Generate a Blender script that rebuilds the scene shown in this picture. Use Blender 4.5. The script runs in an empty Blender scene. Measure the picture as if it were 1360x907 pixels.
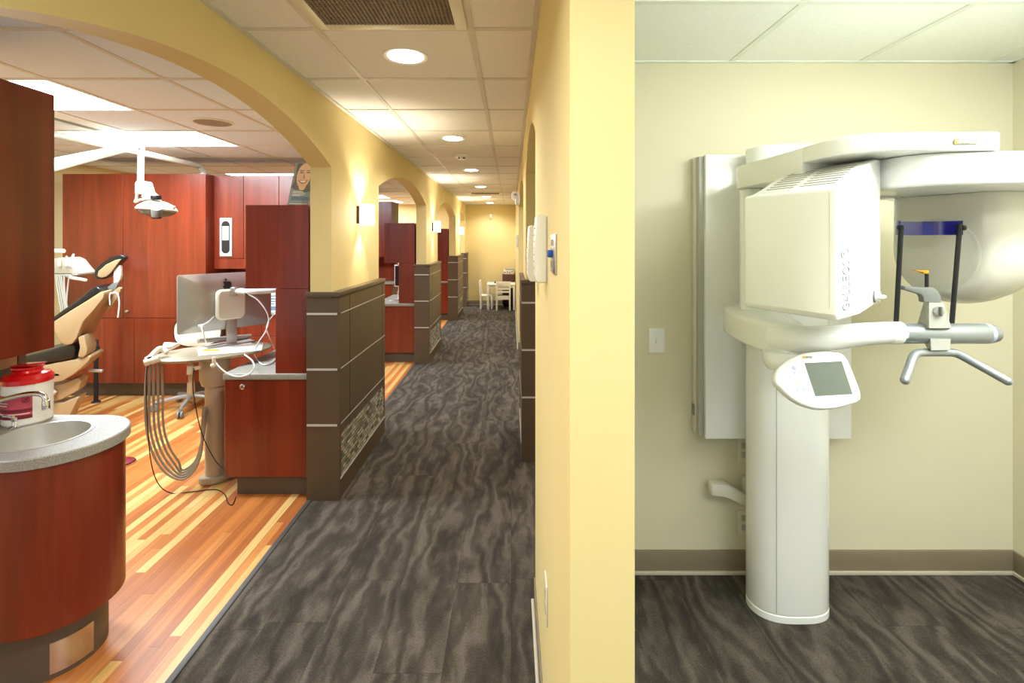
import bpy, bmesh, math, random
from mathutils import Vector, Matrix
random.seed(4)
PI = math.pi
C = bpy.context.scene.collection
F, CX, CY, EYE = 652.0, 679.0, 318.0, 1.565      # lens in pixels, vanishing point of the corridor, eye height

def P(px, py, d):
    """point of the place seen at pixel (px,py), d metres down the corridor axis"""
    return Vector(((px - CX) * d / F, d, EYE - (py - CY) * d / F))
def X(px, d): return (px - CX) * d / F
def Z(py, d): return EYE - (py - CY) * d / F

# ------------------------------------------------------------------ mesh builder
class MB:
    def __init__(s): s.bm = bmesh.new()
    def _add(s, tb, bevel=0, seg=2, ang=30):
        bmesh.ops.recalc_face_normals(tb, faces=tb.faces)
        if bevel > 0:
            es = [e for e in tb.edges if len(e.link_faces) == 2 and e.calc_face_angle(0) > math.radians(ang)]
            if es: bmesh.ops.bevel(tb, geom=es, offset=bevel, segments=seg, profile=.5, affect='EDGES', clamp_overlap=True)
        me = bpy.data.meshes.new('tmp'); tb.to_mesh(me); tb.free()
        s.bm.from_mesh(me); bpy.data.meshes.remove(me)
        return s
    def box(s, x0, x1, y0, y1, z0, z1, bevel=0, seg=2):
        tb = bmesh.new()
        vs = [tb.verts.new((x, y, z)) for x in (x0, x1) for y in (y0, y1) for z in (z0, z1)]
        for f in ((0,1,3,2),(4,6,7,5),(0,4,5,1),(2,3,7,6),(0,2,6,4),(1,5,7,3)): tb.faces.new([vs[i] for i in f])
        return s._add(tb, bevel, seg)
    def prism(s, pts, vec, bevel=0, seg=2, ang=30):
        """planar outline pts (3-D) pushed along vec"""
        tb = bmesh.new(); vec = Vector(vec)
        a = [tb.verts.new(Vector(p)) for p in pts]; b = [tb.verts.new(Vector(p) + vec) for p in pts]
        n = len(a)
        tb.faces.new(a); tb.faces.new(b[::-1])
        for i in range(n): tb.faces.new((a[i], b[i], b[(i+1) % n], a[(i+1) % n]))
        return s._add(tb, bevel, seg, ang)
    def slab(s, pts, z0, z1, bevel=0, seg=2, ang=30):
        return s.prism([(x, y, z0) for x, y in pts], (0, 0, z1 - z0), bevel, seg, ang)
    def cyl(s, p0, p1, r0, r1=None, seg=24, bevel=0):
        r1 = r0 if r1 is None else r1
        p0, p1 = Vector(p0), Vector(p1); d = (p1 - p0).normalized()
        u = d.orthogonal().normalized(); v = d.cross(u)
        tb = bmesh.new()
        A = [tb.verts.new(p0 + (u*math.cos(2*PI*i/seg) + v*math.sin(2*PI*i/seg))*r0) for i in range(seg)]
        B = [tb.verts.new(p1 + (u*math.cos(2*PI*i/seg) + v*math.sin(2*PI*i/seg))*r1) for i in range(seg)]
        tb.faces.new(A[::-1]); tb.faces.new(B)
        for i in range(seg): tb.faces.new((A[i], A[(i+1)%seg], B[(i+1)%seg], B[i]))
        return s._add(tb, bevel, 2, 50)
    def tube(s, pts, r, seg=12, smooth=0, close=False):
        pts = [Vector(p) for p in pts]
        if smooth: pts = catmull(pts, smooth)
        n = len(pts); tb = bmesh.new(); rings = []
        rr = r if callable(r) else (lambda t: r)
        t0 = (pts[1] - pts[0]).normalized(); u = t0.orthogonal().normalized()
        for i, p in enumerate(pts):
            t = (pts[min(i+1, n-1)] - pts[max(i-1, 0)])
            if t.length < 1e-9: t = t0
            t = t.normalized()
            u = u - t * u.dot(t)
            u = u.normalized() if u.length > 1e-6 else t.orthogonal().normalized()
            v = t.cross(u); R = rr(i / max(n-1, 1))
            rings.append([tb.verts.new(p + (u*math.cos(2*PI*k/seg) + v*math.sin(2*PI*k/seg))*R) for k in range(seg)])
        for a, b in zip(rings, rings[1:]):
            for k in range(seg): tb.faces.new((a[k], a[(k+1)%seg], b[(k+1)%seg], b[k]))
        tb.faces.new(rings[0][::-1]); tb.faces.new(rings[-1])
        return s._add(tb)
    def lathe(s, prof, c=(0,0,0), axis=(0,0,1), seg=40, sx=1, sy=1, cap=True):
        """prof: list of (radius, height along axis)"""
        d = Vector(axis).normalized(); c = Vector(c)
        u = Vector((1,0,0)) if abs(d.z) > .9 else d.cross(Vector((0,0,1))).normalized()
        u = (u - d*u.dot(d)).normalized(); v = d.cross(u)
        tb = bmesh.new(); rings = []
        for r, h in prof:
            if r < 1e-6: rings.append([tb.verts.new(c + d*h)])
            else: rings.append([tb.verts.new(c + d*h + u*math.cos(2*PI*i/seg)*r*sx + v*math.sin(2*PI*i/seg)*r*sy) for i in range(seg)])
        for a, b in zip(rings, rings[1:]):
            if len(a) == 1 and len(b) == 1: continue
            for i in range(seg):
                j = (i+1) % seg
                if len(a) == 1: tb.faces.new((a[0], b[j], b[i]))
                elif len(b) == 1: tb.faces.new((a[i], a[j], b[0]))
                else: tb.faces.new((a[i], a[j], b[j], b[i]))
        for rg in (rings[0], rings[-1]):
            if cap and len(rg) > 1 and rings[0] is not rings[-1]:
                try: tb.faces.new(rg)
                except ValueError: pass
        return s._add(tb)
    def loft(s, rings, cap=True):
        tb = bmesh.new(); R = [[tb.verts.new(Vector(p)) for p in rg] for rg in rings]; n = len(R[0])
        for a, b in zip(R, R[1:]):
            for i in range(n): tb.faces.new((a[i], a[(i+1)%n], b[(i+1)%n], b[i]))
        if cap: tb.faces.new(R[0][::-1]); tb.faces.new(R[-1])
        return s._add(tb)
    def ball(s, c, r, sx=1, sy=1, sz=1, seg=24):
        tb = bmesh.new()
        bmesh.ops.create_uvsphere(tb, u_segments=seg, v_segments=seg//2, radius=r)
        for v in tb.verts: v.co = Vector((v.co.x*sx, v.co.y*sy, v.co.z*sz)) + Vector(c)
        return s._add(tb)
    def build(s, name, mat, parent=None, smooth=True, origin=None):
        me = bpy.data.meshes.new(name)
        if parent is not None: org = wloc(parent)
        elif origin is not None: org = Vector(origin)
        else: org = Vector((0,0,0))
        if org.length > 0: bmesh.ops.translate(s.bm, verts=s.bm.verts, vec=-org)
        s.bm.to_mesh(me); s.bm.free()
        if smooth:
            for p in me.polygons: p.use_smooth = True
            me.set_sharp_from_angle(angle=math.radians(32))
        me.materials.append(mat)
        o = bpy.data.objects.new(name, me); C.objects.link(o)
        if parent is not None: o.parent = parent
        else: o.location = org
        return o

def wloc(o):
    v = Vector((0,0,0))
    while o is not None:
        v = v + o.location; o = o.parent
    return v
def catmull(pts, n):
    out = []; m = len(pts)
    for i in range(m-1):
        p0, p1, p2, p3 = pts[max(i-1,0)], pts[i], pts[i+1], pts[min(i+2,m-1)]
        for k in range(n):
            t = k/n
            out.append(.5*((2*p1) + (p2-p0)*t + (2*p0-5*p1+4*p2-p3)*t*t + (3*p1-p0-3*p2+p3)*t**3))
    out.append(pts[-1]); return out
def tag(o, label, cat, group=None, kind=None):
    o['label'] = label; o['category'] = cat
    if group: o['group'] = group
    if kind: o['kind'] = kind
    return o
def thing(name, loc, label, cat, group=None):
    o = bpy.data.objects.new(name, None); C.objects.link(o); o.location = loc
    o.empty_display_size = .1
    return tag(o, label, cat, group)
def struct(o, label=None, cat=None):
    o['kind'] = 'structure'
    if label: o['label'] = label
    if cat: o['category'] = cat
    return o
def dup(root, loc, label=None, rotz=None, group=None):
    def cp(o, par):
        c = o.copy(); C.objects.link(c); c.parent = par
        for ch in [q for q in bpy.data.objects if q.parent is o]: cp(ch, c)
        return c
    r = cp(root, None); r.location = loc
    if rotz is not None: r.rotation_euler = (0,0,rotz)
    if label: r['label'] = label
    if group: r['group'] = group
    return r
def part_label(o, s): o['label'] = s; return o

# ------------------------------------------------------------------ materials
def lin(c): 
    f = lambda v: (v/12.92 if v <= .04045 else ((v+.055)/1.055)**2.4)
    return tuple(f(v/255) for v in c) + (1,)
class NT:
    def __init__(s, name):
        s.m = bpy.data.materials.new(name); s.m.use_nodes = True
        s.t = s.m.node_tree; s.b = s.t.nodes['Principled BSDF']
    def n(s, typ, **kw):
        q = s.t.nodes.new(typ)
        for k, v in kw.items(): setattr(q, k, v)
        return q
    def l(s, a, b): s.t.links.new(a, b)
    def coord(s, scale=(1,1,1), obj=True):
        tc = s.n('ShaderNodeTexCoord'); mp = s.n('ShaderNodeMapping'); mp.inputs['Scale'].default_value = scale
        s.l(tc.outputs['Object'], mp.inputs['Vector']); return mp.outputs['Vector']
    def world(s, scale=(1,1,1)):
        g = s.n('ShaderNodeNewGeometry'); mp = s.n('ShaderNodeMapping'); mp.inputs['Scale'].default_value = scale
        s.l(g.outputs['Position'], mp.inputs['Vector']); return mp.outputs['Vector']
    def math(s, op, a, b=None):
        q = s.n('ShaderNodeMath', operation=op)
        for i, v in enumerate((a, b)):
            if v is None: continue
            if isinstance(v, (int, float)): q.inputs[i].default_value = v
            else: s.l(v, q.inputs[i])
        return q.outputs[0]
    def ramp(s, fac, stops, interp='LINEAR'):
        r = s.n('ShaderNodeValToRGB'); r.color_ramp.interpolation = interp
        e = r.color_ramp.elements
        while len(e) < len(stops): e.new(.5)
        for q, (p, c) in zip(e, stops): q.position = p; q.color = c
        s.l(fac, r.inputs['Fac']); return r.outputs['Color']
    def noise(s, vec, scale, detail=4, rough=.55, dist=0):
        q = s.n('ShaderNodeTexNoise'); q.inputs['Scale'].default_value = scale; q.inputs['Detail'].default_value = detail
        q.inputs['Roughness'].default_value = rough; q.inputs['Distortion'].default_value = dist
        s.l(vec, q.inputs['Vector']); return q.outputs['Fac']
    def mix(s, fac, a, b, mode='MIX'):
        q = s.n('ShaderNodeMix', data_type='RGBA', blend_type=mode)
        if isinstance(fac, (int, float)): q.inputs['Factor'].default_value = fac
        else: s.l(fac, q.inputs['Factor'])
        for i, v in ((6, a), (7, b)):
            if isinstance(v, tuple): q.inputs[i].default_value = v
            else: s.l(v, q.inputs[i])
        return q.outputs[2]
    def bump(s, h, strength=.2, dist=.002):
        q = s.n('ShaderNodeBump'); q.inputs['Strength'].default_value = strength; q.inputs['Distance'].default_value = dist
        s.l(h, q.inputs['Height']); s.l(q.outputs['Normal'], s.b.inputs['Normal'])
    def set(s, **kw):
        for k, v in kw.items():
            k = {'rough':'Roughness','metal':'Metallic','coat':'Coat Weight','coatr':'Coat Roughness','spec':'Specular IOR Level','col':'Base Color','trans':'Transmission Weight','ior':'IOR','alpha':'Alpha'}[k]
            s.b.inputs[k].default_value = v
        return s

def plain(name, c, rough=.5, metal=0, coat=0, var=.05, scale=6, spec=.5, bump=0):
    """painted / moulded surface with a faint procedural mottling"""
    t = NT(name).set(rough=rough, metal=metal, coat=coat, spec=spec)
    v = t.coord()
    a = lin(c); lo = tuple(x*(1-var) for x in a[:3]) + (1,); hi = tuple(min(1, x*(1+var)) for x in a[:3]) + (1,)
    t.l(t.ramp(t.noise(v, scale, 3), [(.3, lo), (.7, hi)]), t.b.inputs['Base Color'])
    if bump: t.bump(t.noise(v, 260, 2), bump, .001)
    return t.m
def emit(name, c, strength):
    t = NT(name); t.b.inputs['Base Color'].default_value = lin(c)
    t.b.inputs['Emission Color'].default_value = lin(c); t.b.inputs['Emission Strength'].default_value = strength
    return t.m
def wood(name, dark, mid, light, rough=.28):
    t = NT(name).set(rough=rough, coat=.35, coatr=.2, spec=.5)
    g = t.world((9, 9, .55))
    n1 = t.noise(g, 1.0, 5, .6, .6)
    g2 = t.world((70, 70, 1.6)); n2 = t.noise(g2, 1.0, 3, .6)
    c1 = t.ramp(n1, [(.28, lin(dark)), (.5, lin(mid)), (.74, lin(light))])
    c2 = t.ramp(n2, [(.3, (.82,.82,.82,1)), (.7, (1.08,1.08,1.08,1))])
    t.l(t.mix(.5, c1, c2, 'MULTIPLY'), t.b.inputs['Base Color'])
    return t.m

M = {}
M['wall_yellow'] = plain('wall_yellow', (223, 205, 146), .75, var=.015, scale=2, bump=.04)
M['wall_yellow_lit'] = plain('wall_yellow_lit', (218, 212, 182), .75, var=.015, scale=2, bump=.04)  # same yellow paint; the scanner room's greenish-white light is put into the colour
M['tile_white'] = plain('ceiling_tile', (234, 231, 226), .9, var=.03, scale=60, bump=.15)
M['tile_cool'] = plain('ceiling_tile_cool', (244, 247, 242), .9, var=.03, scale=60, bump=.15)
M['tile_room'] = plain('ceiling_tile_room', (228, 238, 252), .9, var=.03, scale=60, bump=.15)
M['grid'] = plain('ceiling_grid', (214, 208, 198), .5)
M['cherry'] = wood('cherry_veneer', (100, 33, 14), (123, 43, 19), (143, 57, 28), .34)
M['taupe'] = plain('taupe_laminate', (90, 73, 53), .45, var=.06)
M['kick'] = plain('toe_kick', (92, 82, 70), .5, var=.06)
M['dark'] = plain('dark_gap', (24, 18, 15), .7)
M['base'] = plain('vinyl_base', (134, 121, 98), .5, var=.04)
M['base_edge'] = plain('vinyl_base_edge', (196, 188, 168), .6)
M['reveal'] = plain('reveal_metal', (206, 204, 198), .4, .25, var=.02)
M['steel'] = plain('brushed_steel', (205, 205, 203), .3, 1, var=.06, scale=40)
M['chrome'] = plain('chrome', (230, 230, 232), .08, 1, var=.01)
M['alu'] = plain('aluminium', (176, 174, 168), .35, .6, var=.02)
M['scan'] = plain('scanner_white', (240, 241, 235), .22, coat=.3, var=.01)
M['scan2'] = plain('scanner_cream', (216, 214, 198), .25, coat=.3, var=.01)
M['white'] = plain('white_plastic', (238, 238, 232), .35, var=.015)
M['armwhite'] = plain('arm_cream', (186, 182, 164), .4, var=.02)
M['offwhite'] = plain('offwhite_plastic', (226, 220, 200), .35, var=.02)
M['beige'] = plain('beige_moulding', (172, 146, 108), .4, var=.03)
M['tan'] = plain('tan_enamel', (176, 160, 136), .35, var=.03)
M['greige'] = plain('greige_hose', (150, 138, 120), .5, var=.04)
M['black'] = plain('black_plastic', (22, 22, 24), .35, var=.1)
M['leather'] = plain('black_upholstery', (20, 22, 24), .33, var=.15, scale=30, bump=.2)
M['silver'] = plain('silver_paint', (158, 164, 164), .32, .55, var=.02)
M['grey'] = plain('grey_plastic', (120, 122, 116), .4, var=.03)
M['lightgrey'] = plain('light_grey_plastic', (176, 176, 164), .4, var=.03)
M['seam'] = plain('seam_grey', (136, 134, 118), .6)
M['ink'] = plain('grey_ink', (142, 150, 154), .8, spec=.2)
M['yellow'] = plain('yellow_print', (226, 200, 50), .5)
M['orange'] = plain('orange_plastic', (236, 160, 24), .4)
M['blue'] = plain('blue_plastic', (26, 26, 132), .15, coat=.6, var=.1)
M['bluesw'] = plain('blue_switch', (20, 74, 150), .4)
M['red'] = plain('red_lid', (208, 12, 22), .25, coat=.3, var=.05)
M['screen'] = plain('lcd_screen', (104, 110, 98), .15, coat=.5, var=.05)
M['paper'] = plain('paper', (244, 242, 236), .8, var=.01)
M['pink'] = plain('label_pink', (196, 74, 92), .5, var=.25, scale=14)
M['maroon'] = plain('label_maroon', (120, 24, 40), .5)
M['brown'] = plain('brown_cabinet', (72, 34, 24), .45, var=.1)
M['childwhite'] = plain('white_lacquer', (236, 230, 214), .4, var=.02)
M['green'] = plain('green_toy', (60, 110, 50), .5)
M['rose'] = plain('rose_toy', (226, 90, 96), .5)
M['skin'] = plain('print_skin', (240, 200, 174), .5, var=.08)
M['hair'] = plain('print_hair', (120, 116, 116), .5, var=.2)
M['slate'] = plain('print_slate', (156, 166, 172), .5, var=.15)
M['lip'] = plain('print_lip', (196, 120, 112), .5)
M['bluegreen'] = plain('print_blue', (108, 136, 160), .5)
M['iris'] = plain('button_blue', (176, 186, 206), .4)
M['grille'] = plain('vent_core', (122, 104, 82), .6, var=.1)
M['tube_on'] = emit('lit_panel', (255, 252, 246), 9.0)
M['down_on'] = emit('lit_downlight', (255, 246, 226), 14.0)
M['sconce_on'] = emit('lit_sconce', (255, 238, 206), 7.0)

# speckled worktop
t = NT('speckled_worktop').set(rough=.4)
v = t.coord()
c1 = t.ramp(t.noise(v, 380, 2, .6), [(.36, lin((126,124,116))), (.52, lin((158,156,147))), (.66, lin((176,174,165)))])
t.l(c1, t.b.inputs['Base Color']); M['worktop'] = t.m
t = NT('speckled_table').set(rough=.4)
c1 = t.ramp(t.noise(t.coord(), 380, 2, .6), [(.36, lin((108,98,76))), (.52, lin((152,142,116))), (.66, lin((178,170,148)))])
t.l(c1, t.b.inputs['Base Color']); M['tabletop'] = t.m

# strip wood floor: strips run down the room (Y)
t = NT('strip_wood_floor').set(rough=.38, coat=.05, coatr=.25)
g = t.n('ShaderNodeNewGeometry'); sp = t.n('ShaderNodeSeparateXYZ'); t.l(g.outputs['Position'], sp.inputs[0])
def strips(w, L, seed):
    xs = t.math('DIVIDE', sp.outputs['X'], w); row = t.math('FLOOR', xs)
    wn = t.n('ShaderNodeTexWhiteNoise', noise_dimensions='1D'); t.l(t.math('ADD', row, seed), wn.inputs['W'])
    ys = t.math('ADD', t.math('DIVIDE', sp.outputs['Y'], L), t.math('MULTIPLY', wn.outputs['Value'], 7.3)); col = t.math('FLOOR', ys)
    cb = t.n('ShaderNodeCombineXYZ'); t.l(row, cb.inputs[0]); t.l(col, cb.inputs[1]); cb.inputs[2].default_value = seed
    w2 = t.n('ShaderNodeTexWhiteNoise', noise_dimensions='3D'); t.l(cb.outputs[0], w2.inputs['Vector'])
    fx = t.math('FRACT', xs); fy = t.math('FRACT', ys)
    return w2.outputs['Value'], fx, fy
val, fx, fy = strips(.0465, 1.15, 3.0)
pal = t.ramp(val, [(0, lin((170,100,48))), (.2, lin((190,118,58))), (.4, lin((178,106,50))), (.58, lin((200,134,70))), (.77, lin((212,170,102))), (.9, lin((218,182,116)))], 'CONSTANT')
gr = t.noise(t.world((48, 2.0, 1)), 1.0, 5, .65, 1.2)
pal = t.mix(.6, pal, t.ramp(gr, [(.34, (.66,.60,.54,1)), (.62, (1.1,1.1,1.08,1))]), 'MULTIPLY')
b, bx, by = strips(.186, 1.15, 3.0)
gap = t.math('MAXIMUM', t.math('LESS_THAN', bx, .012), t.math('LESS_THAN', fy, .0025))
pal = t.mix(t.math('MULTIPLY', gap, .55), pal, lin((92,48,20)))
t.l(pal, t.b.inputs['Base Color']); M['wood_floor'] = t.m

# wavy dark carpet planks
t = NT('wavy_carpet').set(rough=.95, spec=.1)
g = t.n('ShaderNodeNewGeometry'); sp = t.n('ShaderNodeSeparateXYZ'); t.l(g.outputs['Position'], sp.inputs[0])
pv, pfx, pfy = strips(.25, 1.0, 9.0)
w0 = t.world((1.0, .36, 1))
nz = t.n('ShaderNodeTexNoise'); nz.inputs['Scale'].default_value = 4.2; nz.inputs['Detail'].default_value = 4; nz.inputs['Roughness'].default_value = .55; t.l(w0, nz.inputs['Vector'])
va = t.n('ShaderNodeVectorMath', operation='SCALE'); va.inputs['Scale'].default_value = .62; t.l(nz.outputs['Color'], va.inputs[0])
vb = t.n('ShaderNodeVectorMath', operation='ADD'); t.l(va.outputs[0], vb.inputs[0]); t.l(w0, vb.inputs[1])
cb = t.n('ShaderNodeCombineXYZ'); t.l(t.math('MULTIPLY', pv, .12), cb.inputs[0])
vc = t.n('ShaderNodeVectorMath', operation='ADD'); t.l(vb.outputs[0], vc.inputs[0]); t.l(cb.outputs[0], vc.inputs[1])
wv = t.n('ShaderNodeTexWave', wave_type='BANDS', bands_direction='X', wave_profile='SIN'); wv.inputs['Scale'].default_value = 2.6
wv.inputs['Distortion'].default_value = 2.4; wv.inputs['Detail'].default_value = 3; wv.inputs['Detail Scale'].default_value = 1.3; t.l(vc.outputs[0], wv.inputs['Vector'])
big = t.noise(w0, 4.2, 4, .6, 1.6)
fac = t.math('ADD', t.math('MULTIPLY', wv.outputs['Fac'], .26), t.math('MULTIPLY', big, .74))
cc = t.ramp(fac, [(.28, lin((54,50,45))), (.42, lin((67,62,55))), (.55, lin((78,72,64))), (.72, lin((99,92,83)))])
gn = t.noise(t.world((1, .4, 1)), 330, 3, .75)
cc = t.mix(.85, cc, t.ramp(gn, [(.3, (.45,.45,.45,1)), (.7, (1.6,1.6,1.6,1))]), 'MULTIPLY')
seam = t.math('MAXIMUM', t.math('LESS_THAN', pfx, .008), t.math('LESS_THAN', pfy, .003))
cc = t.mix(t.math('MULTIPLY', seam, .4), cc, lin((40,36,32)))
t.l(cc, t.b.inputs['Base Color']); t.bump(gn, .6, .004); M['carpet'] = t.m

# mosaic tile on the piers (in YZ)
t = NT('glass_mosaic').set(rough=.25, coat=.3)
g = t.n('ShaderNodeTexCoord'); sp = t.n('ShaderNodeSeparateXYZ'); t.l(g.outputs['Object'], sp.inputs[0])
cb = t.n('ShaderNodeCombineXYZ'); t.l(sp.outputs['Y'], cb.inputs[0]); t.l(sp.outputs['Z'], cb.inputs[1])
bt = t.n('ShaderNodeTexBrick'); bt.inputs['Scale'].default_value = 1; bt.inputs['Brick Width'].default_value = .056; bt.inputs['Row Height'].default_value = .0225
bt.inputs['Mortar Size'].default_value = .0028; bt.inputs['Color1'].default_value = (0,0,0,1); bt.inputs['Color2'].default_value = (1,1,1,1); bt.inputs['Mortar'].default_value = (.5,.5,.5,1)
t.l(cb.outputs[0], bt.inputs['Vector'])
cc = t.ramp(bt.outputs['Color'], [(0, lin((84,76,58))), (.3, lin((140,134,108))), (.55, lin((176,172,146))), (.85, lin((206,202,180)))])
cc = t.mix(bt.outputs['Fac'], cc, lin((70,62,48)))
t.l(cc, t.b.inputs['Base Color']); M['mosaic'] = t.m
# ================================================================== SETTING
CEIL = 2.40
LW0, LW1 = -1.208, -1.08          # arcade wall left of the corridor
RW0, RW1 = .104, .219             # wall right of the corridor
END = 11.75
XL, XR = -4.8, 2.36
YB = -1.6

def arc(y0, y1, spring, rise, n=26, a=0, b=1):
    out = []
    for i in range(n+1):
        f = a + (b-a)*i/n; u = 2*f-1
        out.append((y0 + (y1-y0)*f, spring + rise*(1-u*u)))
    return out
def arcade(x0, x1, ystart, yend, openings):
    pts = [(ystart, 0)]
    for (a, b, sp, ri) in openings:
        pts += [(a, 0)] + arc(a, b, sp, ri) + [(b, 0)]
    pts += [(yend, 0), (yend, CEIL), (ystart, CEIL)]
    m = MB(); m.prism([(x0, y, z) for y, z in pts], (x1-x0, 0, 0)); return m
L_OPEN = [(.88, 2.95, 2.0, .20), (4.0, 6.24, 2.0, .185), (7.2, 9.52, 2.0, .185), (10.5, 11.42, 2.0, .17)]
struct(arcade(LW0, LW1, YB, END, L_OPEN).build('wall_left', M['wall_yellow']))
R_OPEN = [(2.12, 3.47, 2.03, .16), (4.2, 6.95, 2.03, .16)]
m = arcade(RW0, RW1, .872, END, R_OPEN)
struct(m.build('wall_right', M['wall_yellow']))
m = MB(); m.box(.15, RW1, 2.12, 2.39, 0, CEIL); struct(m.build('wall_return', M['wall_yellow_lit']))
m = MB(); m.box(RW1-.010, RW1+.0006, .873, 2.31, 0, CEIL); struct(m.build('wall_bounce_skin', M['wall_yellow_lit']))  # unseen skin added over the yellow to keep its bounce off the scanner
m = MB(); m.box(XL-.1, 1.7, END, END+.1, 0, CEIL); struct(m.build('wall_end', M['wall_yellow']))
m = MB(); m.box(XL-.1, XL, YB, END, 0, CEIL); struct(m.build('wall_outer', M['wall_yellow']))
m = MB(); m.box(RW1-.07, XR+.1, 2.31, 2.39, 0, CEIL); struct(m.build('wall_back', M['wall_yellow_lit']))
m = MB(); m.box(XR, XR+.1, YB, 2.31, 0, CEIL); struct(m.build('wall_side', M['wall_yellow_lit']))
m = MB(); m.box(1.6, 1.7, 2.39, END, 0, CEIL); struct(m.build('wall_far_side', M['wall_yellow']))
# floors
m = MB(); m.box(XL-.1, -1.205, YB, END, -.05, 0); struct(m.build('floor', M['wood_floor']))
m = MB(); m.box(-1.205, XR+.1, YB, END+.1, -.05, 0); struct(m.build('floor', M['carpet']))
m = MB(); m.box(-1.222, -1.196, YB, END, 0, .005, .002); struct(m.build('trim_1', plain('transition_strip', (70, 68, 66), .5)))
# ceilings
m = MB(); m.box(LW1, RW0, YB, END, CEIL, CEIL+.05); struct(m.build('ceiling', M['tile_white']))
m = MB(); m.box(XL-.1, LW0, YB, END, CEIL, CEIL+.05); struct(m.build('ceiling', M['tile_room']))
m = MB(); m.box(RW1, XR+.1, YB, 2.31, CEIL, CEIL+.05); struct(m.build('ceiling', M['tile_cool']))
m = MB(); m.box(RW1, 1.7, 2.39, END, CEIL, CEIL+.05); struct(m.build('ceiling', M['tile_white']))
# T-bar grid (24 mm bars, face 4 mm below the tiles)
def grid(x0, x1, y0, y1, xs, ys, mat):
    m = MB(); h = .0125; z0, z1 = CEIL-.004, CEIL+.001
    for x in xs:
        if x0 < x < x1: m.box(x-h, x+h, y0, y1, z0, z1)
    for y in ys:
        if y0 < y < y1: m.box(x0, x1, y-h, y+h, z0-.0004, z1)
    return m
YS = [1.943 - .61*i for i in range(6, 0, -1)] + [1.943 + .6065*i for i in range(18)]
m = grid(LW1, RW0, YB, END, [-.772, -.161], YS, None)
m.box(LW1, LW1+.022, YB, END, CEIL-.008, CEIL); m.box(RW0-.022, RW0, .872, END, CEIL-.008, CEIL)
m.box(LW1, RW0, END-.022, END, CEIL-.008, CEIL)
struct(m.build('trim_2', M['grid']))
m = grid(XL, LW0, YB, END, [-1.80-.61*i for i in range(6)], YS, None)
m.box(XL, XL+.022, YB, END, CEIL-.006, CEIL); m.box(XL, LW0, END-.022, END, CEIL-.006, CEIL)
struct(m.build('trim_3', M['grid']))
m = grid(RW1, XR, YB, 2.31, [.42, 1.031, 1.635, 2.24], [1.723-.608*i for i in range(6)], None)
m.box(RW1, XR, 2.29, 2.31, CEIL-.006, CEIL); m.box(XR-.02, XR, YB, 2.31, CEIL-.006, CEIL)
struct(m.build('trim_4', plain('ceiling_grid_white', (232, 236, 226), .5)))
# vinyl bases
def base(name, x0, x1, y0, y1, face):
    m = MB(); m.box(x0, x1, y0, y1, 0, .108, .004); o = struct(m.build(name, M['base']))
    e = MB()
    if face == 'y': e.box(x0, x1, y0-.012, y0, 0, .016, .003)
    else: e.box(x0-.012, x0, y0, y1, 0, .016, .003)
    struct(e.build('trim_5', M['base_edge']), None)
    return o
base('baseboard_back', RW1, XR, 2.298, 2.31, 'y')
base('baseboard_side', XR-.012, XR, .2, 2.298, 'x')
base('baseboard_end', LW1, RW0, END-.012, END, 'y')
base('baseboard_right', RW0-.006, RW0, .88, 2.12, 'x')
base('baseboard_far', RW0-.008, RW0, 6.95, END-.02, 'x')
m = MB(); m.box(RW0-.008, RW1, 6.938, 6.95, 0, .108, .003); struct(m.build('baseboard_jamb', M['base']))

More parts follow.
